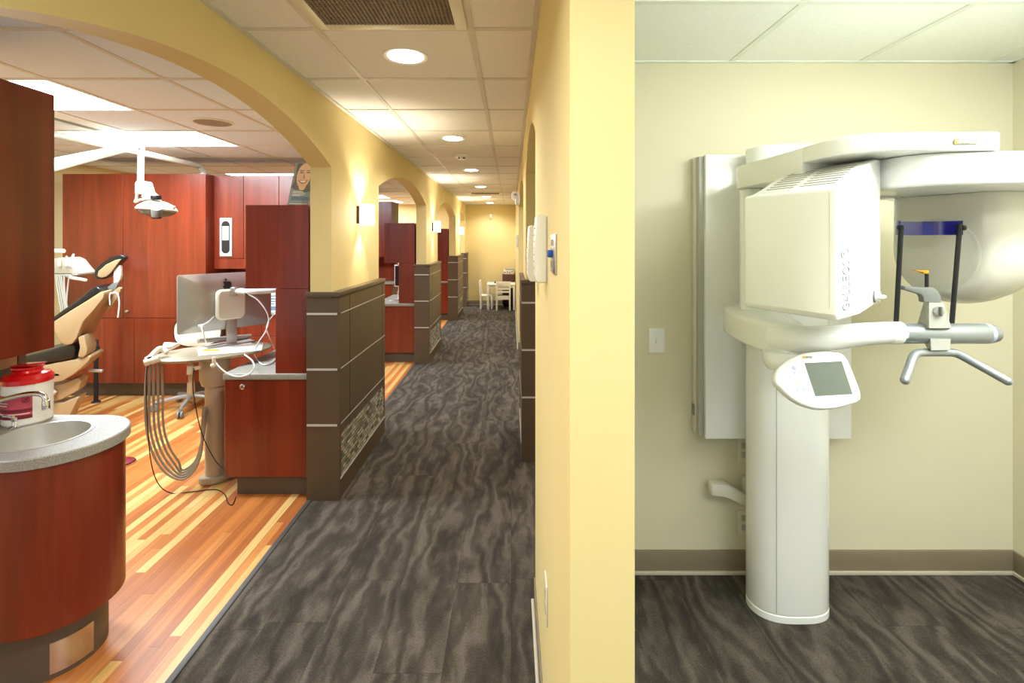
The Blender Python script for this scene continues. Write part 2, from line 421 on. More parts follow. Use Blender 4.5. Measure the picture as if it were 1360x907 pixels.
# ------------------------------------------------------------------ pier cladding: taupe panels, metal reveals, mosaic band
def cladding(y0, y1, label, xa=-1.226, xb=-1.03, top=1.25, mirror=False):
    root = bpy.data.objects.new('trim_6', None); C.objects.link(root); root.location = ((xa+xb)/2, y0, 0); struct(root)
    # corridor-side slab, end slabs (the wall runs inside)
    fx = xb if not mirror else xa            # face towards the corridor
    sgn = 1 if not mirror else -1
    wx = LW1 if not mirror else RW0          # plaster face
    m = MB()
    lo, hi = min(wx, fx), max(wx, fx)
    m.box(lo, hi, y0-.02, y1+.02, 0, .125, 0)                                 # plinth
    m.box(lo, hi, y0-.02, y0+.012, .125, .395); m.box(lo, hi, y1+.005, y1+.02, .125, .395)
    zs = [.395, .452, .786, 1.119, top-.03]
    for i, (a, b) in enumerate(zip(zs, zs[1:])):
        m.box(lo, hi, y0-.02, y1+.02, a+(.003 if i else 0), b-.003)
    m.box(lo if sgn > 0 else lo+.004, hi-.004 if sgn > 0 else hi, y0-.016, y1+.016, .39, top-.03)      # dark reveal core
    bl, bh = (xa, wx) if sgn > 0 else (wx, xb)
    for a, b in zip([0]+zs[1:], zs[1:]): m.box(bl, bh, y0-.02, y0-.002, a, b-.004); m.box(bl, bh, y1+.002, y1+.02, a, b-.004)
    m.build('panel', M['taupe'], root, smooth=False)
    c = MB(); ca, cb_ = min(bl, lo)-.004, max(bh, hi)+.006
    if sgn > 0: c.slab([(ca,y0-.028),(cb_,y0-.028),(cb_,y1+.028),(ca,y1+.028),(ca,y1+.002),(lo+.002,y1+.002),(lo+.002,y0-.002),(ca,y0-.002)], top-.03, top, .003)
    else: c.slab([(cb_,y0-.028),(cb_,y0-.002),(hi-.002,y0-.002),(hi-.002,y1+.002),(cb_,y1+.002),(cb_,y1+.028),(ca,y1+.028),(ca,y0-.028)], top-.03, top, .003)
    c.build('cap', M['taupe'], root)
    s = MB()
    for z in (.452, .786, 1.119):
        s.box(xa+.002, xb-.012 if sgn > 0 else xb, y0-.0235, y0-.018, z-.006, z+.006)
        s.box(fx-.001*sgn if sgn > 0 else fx-.0015, fx+.0015 if sgn > 0 else fx+.001, y0+.01, y1+.02, z-.0025, z+.0025)
    s.box(min(fx, fx+.003*sgn), max(fx, fx+.003*sgn), y0, y1+.01, .120, .128)
    part_label(s.build('metal_strip', M['reveal'], root), 'thin bright metal reveal strips')
    g = MB(); g.box(min(wx+.01*sgn, fx-.004*sgn), max(wx+.01*sgn, fx-.004*sgn), y0+.012, y1+.005, .125, .395)
    part_label(g.build('mosaic_band', M['mosaic'], root), 'greenish cream glass mosaic band')
    v = MB()
    for yy in ((y0+.17, y1-.06) if y1-y0 > .4 else (y0+.04,)): v.box(min(fx, fx+.001*sgn), max(fx, fx+.001*sgn), yy-.002, yy+.002, .395, top-.033)
    v.build('groove', M['dark'], root)
    return root
cladding(2.96, 3.98, '')
cladding(6.22, 7.18, '')
cladding(9.52, 10.48, '')
cladding(11.428, 11.72, '')
cladding(3.48, 4.18, '', xa=.072, xb=.236, top=1.28, mirror=True)

# ================================================================== CEILING FIXTURES
def troffer(x1, y0, label, drop=.009):
    r = thing('ceiling_light', ((x1-.61), y0+.305, CEIL), label, 'ceiling light', 'fluorescent ceiling panels')
    m = MB(); m.box(x1-1.22, x1, y0, y0+.61, CEIL-.006, CEIL-.0005)
    m2 = MB(); m2.box(x1-1.195, x1-.02, y0+.02, y0+.59, CEIL-drop, CEIL-.006, .02 if drop > .02 else 0)
    m.build('frame', M['white'], r); m2.build('diffuser', M['tube_on'], r)
    return r
troffer(-2.415, 2.55, 'bright rectangular ceiling panel, nearest of those over the dental room')
troffer(-2.415, 3.765, 'bright rectangular ceiling panel above the dental lamp arm')
troffer(-2.415, 6.19, 'bright ceiling panel seen as a thin strip above the tall red cabinets')
troffer(-2.415, 9.22, 'bright ceiling panel, nearer one seen through the second arch')
troffer(-2.415, 10.43, 'bright ceiling panel, farther one seen through the second arch')
# unseen scanner room panels, before its visible ceiling; dropped lenses added for the fill
t1 = troffer(2.245, .507, 'lit ceiling panel over the scanner room', .07); t2 = troffer(1.64, -.71, 'lit ceiling panel at the front of the scanner room', .07)

r0 = thing('downlight', (-.482, 2.24, CEIL), 'round recessed downlight, nearest and largest in the corridor ceiling', 'downlight', 'corridor downlights')
m = MB(); m.lathe([(.078,0),(.100,-.004),(.104,-.002),(.104,0)], (-.482, 2.24, CEIL)); m.build('trim_ring', M['white'], r0)
m = MB(); m.lathe([(0,-.0035),(.078,-.0035),(.078,0)], (-.482, 2.24, CEIL)); m.build('lens', M['down_on'], r0)
DL = [2.24]
for y, lab in ((4.06, 'round recessed downlight, second along the corridor ceiling, before the smoke detector'),
               (5.92, 'round recessed downlight, third along the corridor, just past the smoke detector'),
               (7.77, 'round recessed downlight, fourth along the corridor, before the dark vent'),
               (9.6, 'round recessed downlight, fifth along the corridor, just past the dark vent'),
               (11.2, 'round recessed downlight, last along the corridor, close to the end wall')):
    dup(r0, (-.482, y, CEIL), lab); DL.append(y)

def vent(x0, x1, y0, y1, label, n):
    r = thing('ceiling_vent', ((x0+x1)/2, (y0+y1)/2, CEIL), label, 'vent')
    m = MB(); z0, z1 = CEIL-.012, CEIL-.0005; w = .045
    m.box(x0, x0+w, y0, y1, z0, z1, .002); m.box(x1-w, x1, y0, y1, z0, z1, .002)
    m.box(x0+w, x1-w, y0, y0+w, z0, z1, .002); m.box(x0+w, x1-w, y1-w, y1, z0, z1, .002)
    m.build('frame', M['offwhite'], r)
    g = MB()
    g.box(x0+w, x1-w, y0+w, y1-w, CEIL-.002, CEIL-.0008)
    k = n
    for i in range(k):
        xx = x0+w+(x1-x0-2*w)*(i+.5)/k; g.box(xx-.0035, xx+.0035, y0+w, y1-w, CEIL-.011, CEIL-.002)
    for i in range(int(k*(y1-y0)/(x1-x0))):
        yy = y0+w+(y1-y0-2*w)*(i+.5)/int(k*(y1-y0)/(x1-x0)); g.box(x0+w, x1-w, yy-.0035, yy+.0035, CEIL-.0105, CEIL-.002)
    part_label(g.build('grille', M['grille'], r), 'brown egg-crate grille')
    return r
vent(-.760, -.172, 1.345, 1.931, 'square return air vent with egg-crate grille, nearest the camera', 34)
vent(-.760, -.172, 8.63, 8.97, 'narrow dark air vent near the far end of the corridor ceiling', 16)
r = thing('smoke_detector', (-.49, 4.86, CEIL), 'small white smoke detector between two downlights', 'smoke detector')
m = MB(); m.lathe([(0,-.001),(.066,-.001),(.066,-.018),(.05,-.026),(0,-.026)], (-.49,4.86,CEIL)); m.build('base', M['white'], r)
m = MB(); m.lathe([(0,-.046),(.036,-.046),(.044,-.036),(.044,-.026)], (-.49,4.86,CEIL)); m.build('sensor_cap', M['white'], r)
for a, b, c in ((-.52,-.505,4.813),(-.475,-.455,4.815)):
    m = MB(); m.box(a,b,c,c+.005,CEIL-.042,CEIL-.030); m.build('slot', M['dark'], r)
r = thing('ceiling_speaker', (-2.12, 3.49, CEIL), 'round grey ceiling speaker above the dental room', 'speaker')
m = MB(); m.lathe([(.118,-.001),(.122,-.01),(.134,-.007),(.134,-.001)], (-2.12,3.49,CEIL)); m.build('rim', M['white'], r)
m = MB(); m.lathe([(0,-.006),(.118,-.006),(.118,-.001),(0,-.001)], (-2.12,3.49,CEIL)); m.build('grille', plain('speaker_cloth', (150,140,128), .8, var=.15, scale=90), r)
r = thing('slot_diffuser', (-3.08, 3.55, CEIL), 'long dark slot diffuser in the dental room ceiling beside the bright panels', 'vent')
m = MB(); m.box(-3.2,-2.95,3.19,3.76,CEIL-.008,CEIL-.0005,.002); m.build('frame', M['white'], r)
m = MB(); m.box(-3.16,-3.10,3.23,3.72,CEIL-.0095,CEIL-.008); m.build('slot', M['grey'], r)

# wall sconces on the piers
def sconce(y, label):
    x = LW1; z0, z1 = 1.665, 1.812
    r = thing('wall_sconce', (x, y, z0), label, 'wall lamp', 'corridor wall sconces')
    m = MB(); m.box(x, x+.018, y-.062, y+.062, z0+.012, z1-.012, .003); m.box(x+.018, x+.05, y-.048, y-.040, z0+.02, z1-.02); m.box(x+.018, x+.05, y+.040, y+.048, z0+.02, z1-.02)
    part_label(m.build('back_plate', M['brown'], r), 'dark bronze back plate')
    d = MB(); pts = [(x+.02, y-.058), (x+.07, y-.058), (x+.094, y-.045), (x+.103, y-.02), (x+.105, y), (x+.103, y+.02), (x+.094, y+.045), (x+.07, y+.058), (x+.02, y+.058)]
    inner = [(x+.02, y-.052), (x+.068, y-.052), (x+.088, y-.041), (x+.097, y-.018), (x+.099, y), (x+.097, y+.018), (x+.088, y+.041), (x+.068, y+.052), (x+.02, y+.052)]
    for i in range(len(pts)-1):
        d.slab([pts[i], pts[i+1], inner[i+1], inner[i]], z0, z1)
    part_label(d.build('shade', M['sconce_on'], r), 'glowing white curved shade')
    return r
sc = sconce(3.49, 'lit white wall sconce on the nearest taupe-clad pier')
dup(sc, (LW1, 6.75, 1.665), 'lit white wall sconce on the second pier, past the second arch')
dup(sc, (LW1, 10.05, 1.665), 'lit white wall sconce on the third and farthest pier')

# ================================================================== LIGHTS OF THE PLACE AND ADDED FILL
def lamp(kind, loc, power, col, size=.1, rot=(0,0,0), spot=None, blend=.5, name='lamp'):
    l = bpy.data.lights.new(name, kind); l.energy = power; l.color = col
    if kind == 'AREA':
        l.shape = 'RECTANGLE'; l.size, l.size_y = size
    else: l.shadow_soft_size = size
    if spot: l.spot_size = math.radians(spot); l.spot_blend = blend
    o = bpy.data.objects.new(name, l); C.objects.link(o); o.location = loc; o.rotation_euler = rot; return o
WARM, COOL = (1, .955, .885), (.72, .87, 1)
GREENISH = (.80, .95, 1.0)
for y in DL + [.4, -1.2]: lamp('SPOT', (-.482, y, CEIL-.012), 84 if y == .4 else 62, WARM, .07, spot=150, blend=.8, name='downlight_lamp')
for y, e in ((2.855, 82), (4.07, 46), (6.495, 64), (9.525, 62), (10.735, 62)): lamp('AREA', (-3.02, y, CEIL-.012), e, COOL, (1.15, .56), name='troffer_lamp')
for y in (.9,): lamp('AREA', (-3.3, y, CEIL-.012), 30, COOL, (1.15, .56), name='troffer_lamp')
for x, y, e in ((1.635, .81, 11), (1.03, -.4, 5)):
    lamp('AREA', (x, y, CEIL-.075), e, GREENISH, (1.15, .5), name='scanner_room_lamp')
    lamp('POINT', (x, y, CEIL-.13), e*1.6, GREENISH, .10, name='scanner_room_fill')  # unseen point fill added below each lens to brighten the ceiling
lamp('AREA', (.9, 6.5, CEIL-.012), 40, WARM, (.5, 6), name='side_room_lamp')
for y in (3.49, 6.75, 10.05):
    lamp('SPOT', (LW1+.06, y, 1.80), 20, (1,.88,.68), .02, rot=(PI,0,0), spot=110, blend=.6, name='sconce_up')
    lamp('SPOT', (LW1+.06, y, 1.675), 11, (1,.88,.68), .02, spot=75, blend=.6, name='sconce_down')
    lamp('POINT', (LW1+.14, y, 1.74), 4.5, (1,.9,.74), .05, name='sconce_glow')
w = bpy.data.worlds.new('world'); bpy.context.scene.world = w; w.use_nodes = True
w.node_tree.nodes['Background'].inputs[0].default_value = (.86, .94, 1, 1); w.node_tree.nodes['Background'].inputs[1].default_value = .68

# ================================================================== CAMERA
cam = bpy.data.cameras.new('camera'); co = bpy.data.objects.new('camera', cam); C.objects.link(co)
co.location = (0, 0, EYE); co.rotation_euler = (PI/2, 0, 0)
cam.sensor_width = 36; cam.lens = 36*F/1360; cam.shift_x = (680-CX)/1360; cam.shift_y = (CY-453.5)/1360
cam.clip_start = .02
sc_ = bpy.context.scene; sc_.camera = co
sc_.view_settings.view_transform = 'Standard'; sc_.view_settings.look = 'None'; sc_.view_settings.gamma = 1
sc_.view_settings.exposure = .28; sc_.view_settings.use_curve_mapping = False
# ================================================================== DENTAL ROOM FURNITURE
def px_prism(m, poly, d0, d1, bevel=0, seg=2):
    """outline measured at distance d0, given thickness to d1"""
    m.prism([P(x, y, d0) for x, y in poly], (0, d1-d0, 0), bevel, seg); return m
def c3(pts): return [(x/3.627, 310+y/3.627) for x, y in pts]

# ---- room-dividing wall of cabinets (one unit, thing) : origin at front left foot
def divider(Y, label):
    r = thing('divider_cabinet', (-3.3, Y, 0), label, 'cabinet')
    xl, xm, xr = -4.446, -3.024, -2.04; top = 2.216
    m = MB(); m.box(xl, xm, Y, Y+.52, .14, top); m.box(xm, xr, Y+.12, Y+.52, 1.267, top)
    m.box(xm, xr, Y+.12, Y+.52, .14, .80); m.box(xm, xr-.02, Y+.44, Y+.52, .8, 1.267)
    m.build('carcass', M['cherry'], r)
    m = MB(); m.box(xl+.02, xr-.02, Y+.05, Y+.47, 0, .14); m.build('toe_kick', M['kick'], r)
    m = MB(); m.box(xr, xr+.018, Y+.10, Y+.52, .14, .80); m.box(xr, xr+.018, Y+.10, Y+.52, 1.267, top); m.box(xr, xr+.018, Y+.36, Y+.52, .8, 1.267)
    part_label(m.build('end_panel', M['taupe'], r), 'taupe end panel')
    def door(name, a, b, z0, z1, y, knob=None):
        q = MB(); q.box(a+.002, b-.002, y-.019, y, z0+.002, z1-.002, .0015, 1); o = q.build(name, M['cherry'], r)
        if knob:
            k = MB(); k.lathe([(.006,0),(.006,.014),(.015,.02),(.015,.028),(.010,.031),(0,.031)], (knob[0], y-.019, knob[1]), (0,-1,0), 16)
            k.build('knob', M['steel'], o)
        return o
    xs = -3.845
    door('door', xl, xs, .787, top, Y); door('door', xs, xm, .787, top, Y, (xs+.055, .855))
    xs2 = -3.735
    door('door', xl, xs2, .14, .786, Y); door('door', xs2, xm, .14, .786, Y)
    y2 = Y+.12
    x1, x2 = X(324.6, 5.0), X(371.5, 5.0)
    door('door', xm+.02, x1, 1.37, top, y2); door('door', x1, x2, 1.37, top, y2); door('door', x2, xr, 1.37, top, y2)
    q = MB(); q.box(xm+.02, xr, y2-.019, y2, 1.267, 1.368, .0015, 1); q.build('valance', M['cherry'], r)
    for a, b in ((xm+.01, -2.53), (-2.53, xr)):
        for z0, z1 in ((.14, .36), (.36, .58), (.58, .80)): door('drawer', a, b, z0, z1, y2, ((a+b)/2, (z0+z1)/2))
    q = MB(); q.box(xm, xr+.02, Y+.08, Y+.44, .80, .83, .004); q.build('worktop', M['worktop'], r)
    # stretched-oval towel window in the first hanging door
    zc = (Z(290, 4.98)+Z(340, 4.98))/2; xc = X(300.5, 4.98); y3 = y2-.019
    def oval(w, h, y):
        k = []
        for i in range(24):
            a = 2*PI*i/24; k.append((xc+w*math.cos(a), y, zc+math.copysign(h-w, math.sin(a))+w*math.sin(a)))
        return k
    q = MB(); q.box(xc-.062, xc+.062, y3-.012, y3, zc-.195, zc+.195, .012, 3); fr = part_label(q.build('towel_window', M['offwhite'], r), 'pale frame with a tall oval opening')
    q = MB(); q.prism(oval(.042, .165, y3-.0135), (0, .004, 0)); part_label(q.build('opening', M['dark'], fr), 'dark oval opening')
    q = MB(); q.box(xc-.033, xc+.033, y3-.016, y3-.0125, zc-.02, zc+.11, .006); q.box(xc-.033, xc+.033, y3-.0165, y3-.0125, zc-.03, zc-.02); part_label(q.build('towel_stack', M['white'], fr), 'white towels')
    return r
dv = divider(4.88, 'tall glossy cherry-red cabinet wall behind the dental chair and computer')
dup(dv, (-3.3, 8.28, 0), 'tall red cabinet with taupe end panel seen through the second arch')

# white boxed supply standing on the divider worktop, seen right of the computer
d = 4.99
r = thing('glove_box', (-2.39, d, .83), 'white printed box on the far worktop, right of the computer screen', 'box')
m = MB(); x0, x1 = X(355, d), X(374, d); m.box(x0, x1, d, d+.1, .83, Z(386, d), .003); m.build('carton', M['paper'], r)
m = MB()
for z, w in ((.985, .10), (.955, .07), (.93, .09), (.905, .05)): m.box(x0+.02, x0+.02+w, d-.002, d, z, z+.012)
m.box(x0+.01, x1-.01, d-.002, d, .845, .885)
part_label(m.build('print', M['bluegreen'], r), 'blue-grey print')

# ---- desk units behind the piers
def desk(Y, lab):
    xr, xl = -1.2285, -1.735; L = 1.0
    r = thing('desk_cabinet', (-1.48, Y, 0), lab[0], 'cabinet', 'cherry desk cabinets behind the piers')
    m = MB(); m.box(xl, xr, Y, Y+L, .125, .715); m.build('carcass', M['cherry'], r)
    m = MB(); m.box(xl+.003, xr, Y-.02, Y-.001, .128, .712, .0015, 1); dr = m.build('door', M['cherry'], r)
    kx = X(324, Y-.02); kz = Z(512.6, Y-.02) if abs(Y-2.985) < .1 else .68
    k = MB(); k.lathe([(.006,0),(.006,.014),(.016,.02),(.016,.03),(.010,.034),(0,.034)], (-1.612, Y-.02, .682), (0,-1,0), 16); k.build('knob', M['steel'], dr)
    m = MB(); m.box(xl+.05, xr, Y+.03, Y+L-.02, 0, .125); m.build('toe_kick', M['kick'], r)
    w = thing('desk_worktop', (-1.48, Y, .715), lab[1], 'worktop', 'speckled desk worktops behind the piers')
    m = MB(); m.box(xl-.01, xr, Y-.025, Y+L, .7155, .753, .006, 3); m.build('slab', M['worktop'], w)
    m = MB(); m.box(xl+.05, xr, Y+L, Y+L+.004, .7155, .80); m.build('backsplash', M['worktop'], w)
    h = thing('desk_hutch', (-1.33, Y, .753), lab[2], 'cabinet', 'cherry hutches on the desks')
    m = MB(); m.box(-1.43, xr, Y-.012, Y+L-.01, .7535, 1.266, .001, 1); m.build('upright_panel', M['cherry'], h)
    m = MB(); m.box(-1.612, xr, Y-.012, Y+L-.01, 1.268, 1.774, .001, 1); m.build('upper_cabinet', M['cherry'], h)
    m = MB(); m.box(-1.6, xr-.01, Y+L-.01, Y+L, 1.28, 1.76); m.build('back', M['dark'], h)
    return r, w, h
u = desk(2.99, ('cherry base cabinet with one round knob beside the nearest taupe pier', 'grey speckled worktop under the L-shaped cherry hutch beside the nearest pier', 'dark cherry hutch with cut-out corner beside the nearest pier, brochure on top'))
for Y, labs in ((6.25, ('cherry base cabinet seen through the second arch, beside the second pier', 'speckled worktop edge seen through the second arch, under the second hutch', 'dark cherry hutch with cut-out corner seen through the second arch')),
                (9.55, ('cherry base cabinet glimpsed through the third arch, beside the third pier', 'speckled worktop edge glimpsed through the third arch, beside the third pier', 'narrow strip of dark cherry hutch seen through the third arch'))):
    for o, l in zip(u, labs): dup(o, (o.location.x, Y, o.location.z), l)

# ---- brochure standing on the nearest hutch
zt = 1.775
def bp(u_, v_, off=0):
    """point on the leaning brochure: u across 0..1, v up 0..1"""
    bl = Vector((-1.372, 3.005, zt)); br = Vector((-1.262, 3.055, zt)); up = Vector((.032, .05, .268))
    nrm = (br-bl).cross(up).normalized()
    return bl + (br-bl)*u_ + up*v_ + nrm*off
r = thing('brochure', bp(.5, 0), 'upright leaflet with a smiling portrait, leaning on top of the nearest hutch', 'brochure')
nb = (bp(1,0)-bp(0,0)).cross(bp(0,1)-bp(0,0)).normalized()
def bpoly(m, pts, off, th=.0006): m.prism([bp(a, b, off) for a, b in pts], nb*th); return m
def ell(cx, cy, a, b, n=22, rot=0): return [(cx+a*math.cos(2*PI*i/n)*math.cos(rot)-b*math.sin(2*PI*i/n)*math.sin(rot), cy+a*math.cos(2*PI*i/n)*math.sin(rot)*.4+b*math.sin(2*PI*i/n)*math.cos(rot)) for i in range(n)]
m = bpoly(MB(), [(0,0),(1,0),(1,1),(0,1)], 0, -.003); m.build('card', M['slate'], r)
m = bpoly(MB(), [(.0,.42),(.12,.55),(.1,.99),(.99,.99),(.99,.35),(.7,.30),(.4,.36),(.2,.36)], .0006); part_label(m.build('hair', M['hair'], r), 'dark grey hair')
m = bpoly(MB(), ell(.50,.70,.33,.29)+[], .0012); bpoly(m, ell(.52,.45,.17,.10), .0011); part_label(m.build('face', M['skin'], r), 'smiling face')
m = bpoly(MB(), ell(.37,.77,.09,.014), .002); bpoly(m, ell(.68,.78,.09,.014), .002); bpoly(m, ell(.37,.815,.11,.009), .002); bpoly(m, ell(.68,.825,.11,.009), .002)
bpoly(m, [(.5,.80),(.53,.66),(.58,.64),(.5,.635),(.49,.66)], .002)
part_label(m.build('features', M['hair'], r), 'eyes, brows and nose')
m = bpoly(MB(), [(.28,.58),(.4,.60),(.52,.595),(.64,.605),(.74,.60),(.66,.535),(.52,.505),(.38,.53)], .002); lp = m.build('lips', M['lip'], r)
m = bpoly(MB(), [(.34,.58),(.5,.583),(.68,.59),(.6,.545),(.5,.535),(.4,.55)], .003); m.build('teeth', M['paper'], lp)
m = bpoly(MB(), [(.12,.12),(.95,.12),(.95,.20),(.12,.20)], .001); part_label(m.build('blue_band', M['bluegreen'], r), 'blue band')
m = MB()
for v_, a, b in ((.315,.14,.62),(.285,.14,.72),(.245,.14,.7),(.22,.14,.5),(.03,.08,.9)): bpoly(m, [(a,v_),(b,v_),(b,v_+.014),(a,v_+.014)], .0015)
part_label(m.build('text_lines', M['paper'], r), 'lines of small white print')

# ---- sink vanity: round-ended peninsula
VX, VY, VR = -1.728, 1.868, .222
def stadium(r, n=28, xl=-2.75, cx=VX):
    pts = [(cx + r*math.cos(-PI/2+PI*i/n), VY + r*math.sin(-PI/2+PI*i/n)) for i in range(n+1)]
    return [(xl, VY-r)] + pts + [(xl, VY+r)]
r = thing('sink_cabinet', (-2.1, VY, 0), 'cherry sink cabinet with a rounded end, at the left front', 'cabinet')
m = MB(); so_, si_ = stadium(VR-.016), stadium(VR-.04, xl=-2.73)
m.loft([[(x,y,.20) for x,y in si_],[(x,y,.20) for x,y in so_],[(x,y,.782) for x,y in so_],[(x,y,.782) for x,y in si_],[(x,y,.20) for x,y in si_]], cap=False); m.slab(si_, .20, .215); m.build('body', M['cherry'], r)
m = MB(); m.slab(stadium(VR-.07, xl=-2.70), 0, .20); m.build('toe_kick', M['kick'], r)
m = MB()
rr = VR-.0695
a0, a1 = -.95, -.12
pts = [(VX+rr*math.cos(a0+(a1-a0)*i/10), VY+rr*math.sin(a0+(a1-a0)*i/10)) for i in range(11)]
pti = [(VX+(rr+.004)*math.cos(a0+(a1-a0)*i/10), VY+(rr+.004)*math.sin(a0+(a1-a0)*i/10)) for i in range(11)]
m.slab(pts+pti[::-1], .02, .13); part_label(m.build('access_plate', M['steel'], r), 'curved metal plate on the toe kick')
w = thing('sink_worktop', (-2.1, VY, .782), 'pale grey speckled worktop with a rounded end and sink cut-out', 'worktop')
SX, SY, SR = -1.79, 1.868, .148
m = MB()
out = stadium(VR, 40); 
# ring between outline and sink hole, built as a loft of matching loops
n = 96
def resample(poly, n):
    poly = [Vector((x, y, 0)) for x, y in poly]; poly.append(poly[0]); L = [0]
    for a, b in zip(poly, poly[1:]): L.append(L[-1]+(b-a).length)
    o = []; j = 0
    for i in range(n):
        s_ = L[-1]*i/n
        while L[j+1] < s_: j += 1
        f = (s_-L[j])/max(L[j+1]-L[j], 1e-9); o.append(poly[j].lerp(poly[j+1], f))
    return o
# straight tail
m.box(-2.75, -2.2, VY-VR, VY+VR, .782, .82, 0)
cs = []
for i in range(n):
    a = 2*PI*i/n; dx, dy = math.cos(a), math.sin(a)
    # ray from sink centre to outline (box on the left, arc on the right)
    best = 9
    if dy > 1e-6: best = min(best, (VY+VR-SY)/dy)
    if dy < -1e-6: best = min(best, (VY-VR-SY)/dy)
    if dx < -1e-6: best = min(best, (-2.2-SX)/dx)
    px_, py_ = SX+dx*best, SY+dy*best
    if px_ > VX:
        bx, by = SX-VX, SY-VY; B = bx*dx+by*dy; Cc = bx*bx+by*by-VR*VR
        best = -B+math.sqrt(B*B-Cc)
    cs.append((dx, dy, best))
R0 = [(SX+dx*SR, SY+dy*SR) for dx, dy, b in cs]; R1 = [(SX+dx*(b-.004), SY+dy*(b-.004)) for dx, dy, b in cs]; R2 = [(SX+dx*b, SY+dy*b) for dx, dy, b in cs]
seq = [[(x, y, .782) for x, y in R0], [(x, y, .82) for x, y in R0], [(x, y, .82) for x, y in R1], [(x, y, .816) for x, y in R2], [(x, y, .782) for x, y in R2], [(x, y, .782) for x, y in R0]]
m.loft(seq, cap=False)
m.build('slab', M['worktop'], w)
s_ = thing('sink_bowl', (SX, SY, .69), 'round stainless steel bowl set in the speckled worktop', 'sink')
m = MB(); m.lathe([(0,.700),(.03,.699),(.11,.705),(.135,.722),(.143,.76),(.1445,.8),(.1465,.8215),(.157,.8225),(.157,.8205),(.1472,.8205)], (SX, SY, 0), seg=64, cap=False)
m.build('bowl', plain('spun_steel', (222, 222, 216), .36, .85, var=.03, scale=20), s_)
m = MB(); m.lathe([(0,.703),(.018,.704),(.022,.7005)], (SX, SY, 0), seg=24); m.build('drain', M['chrome'], s_)
f_ = thing('faucet', (-2.03, 1.86, .82), 'chrome tap arching over the round steel sink', 'tap')
m = MB(); m.tube([(-2.12,1.88,.82),(-2.12,1.88,.875),(-2.09,1.885,.91),(-1.99,1.892,.938),(-1.90,1.895,.962),(-1.84,1.895,.970),(-1.806,1.895,.962),(-1.797,1.895,.938)], .0095, 14, 8); m.lathe([(.026,.8205),(.026,.826),(.014,.832)], (-2.12,1.88,0)); m.build('spout', M['chrome'], f_)
m = MB(); m.cyl((-1.797,1.895,.945), (-1.795,1.895,.908), .0125, .0125, 18, .002); m.build('nozzle', M['chrome'], f_)
hx, hy = -1.965, 1.945
m = MB(); m.lathe([(.024,.8205),(.024,.825),(.012,.831),(.009,.843),(.013,.85),(.013,.862),(0,.864)], (hx, hy, 0)); m.tube([(hx,hy,.856),(hx-.018,hy-.012,.868),(hx-.03,hy-.02,.872)], .005, 10); m.tube([(hx,hy,.856),(hx+.012,hy-.016,.868),(hx+.02,hy-.028,.872)], .005, 10)
m.build('handle', M['chrome'], f_)

# wipes canister
cx, cy = -1.985, 2.015
r = thing('wipes_canister', (cx, cy, .82), 'white tub of wipes with red lid beside the sink', 'canister')
m = MB(); m.lathe([(0,.8205),(.072,.8205),(.078,.828),(.079,.95),(.077,.985),(.070,.985)], (cx,cy,0), seg=48); m.build('tub', M['white'], r)
m = MB(); m.lathe([(.070,.982),(.0815,.984),(.0815,1.002),(.070,1.018),(.05,1.024),(.046,1.034),(.050,1.04),(.05,1.046),(0,1.047)], (cx,cy,0), seg=48)
lid = part_label(m.build('lid', M['red'], r), 'shiny red screw lid')
m = MB(); m.prism([(cx-.045,cy-.03,1.0465),(cx+.052,cy-.03,1.052),(cx+.052,cy+.03,1.052),(cx-.045,cy+.03,1.0465)], (0,0,.006), .002); m.build('flap', M['red'], lid)
def wrap(m, a0, a1, z0, z1, rad, th=.0008, n=14):
    A = [(cx+rad*math.cos(a0+(a1-a0)*i/n), cy+rad*math.sin(a0+(a1-a0)*i/n)) for i in range(n+1)]
    B = [(cx+(rad+th)*math.cos(a0+(a1-a0)*i/n), cy+(rad+th)*math.sin(a0+(a1-a0)*i/n)) for i in range(n+1)]
    m.slab(A+B[::-1], z0, z1); return m
A0, A1 = -2.35, -.62
lb = part_label(wrap(MB(), A0, A1, .852, .945, .0793).build('label', M['pink'], r), 'pink and red label')
m = wrap(MB(), A0, A1, .852, .866, .0803); wrap(m, A0, A1, .878, .892, .0803); m.build('label_band', M['maroon'], lb)
m = MB()
for z, a, b in ((.925,A0+.1,A0+.7),(.915,A0+.1,A0+.8),(.905,A0+.1,A0+.75),(.871,A0+.1,A1-.1)): wrap(m, a, b, z, z+.003, .0812, .0006, 8)
m.build('label_print', M['paper'], lb)
# little no-touch ring sign on the label
aa = -.86; nn = Vector((math.cos(aa), math.sin(aa), 0)); tt = Vector((-nn.y, nn.x, 0)); cc_ = Vector((cx, cy, .928)) + nn*.0815
m = MB(); m.tube([cc_ + tt*.011*math.cos(k*PI/9) + Vector((0,0,.011*math.sin(k*PI/9))) for k in range(19)], .001, 6); m.tube([cc_ + tt*.008+Vector((0,0,.008)), cc_ - tt*.008-Vector((0,0,.008))], .001, 6); m.tube([cc_ + tt*.004-Vector((0,0,.004)), cc_-tt*.001+Vector((0,0,.005))], .0012, 6); m.build('warning_ring', M['maroon'], lb)

# upper cabinet over the sink with its back panel
r = thing('wall_cabinet', (-2.3, 2.1, 0), 'cherry cabinet hanging above the sink, at the left frame edge', 'cabinet')
m = MB(); m.box(-2.75, -1.948, 1.68, 2.095, 1.104, 2.18, .002, 1); m.build('body', M['cherry'], r)
m = MB(); m.box(-2.75, -2.10, 1.70, 2.088, 1.028, 1.104, .003); part_label(m.build('dispenser', M['beige'], r), 'beige rail under the cabinet')
m = MB(); m.box(-2.75, -2.10, 2.092, 2.125, 0, 2.18, 0); part_label(m.build('back_panel', M['taupe'], r), 'dark taupe back panel')

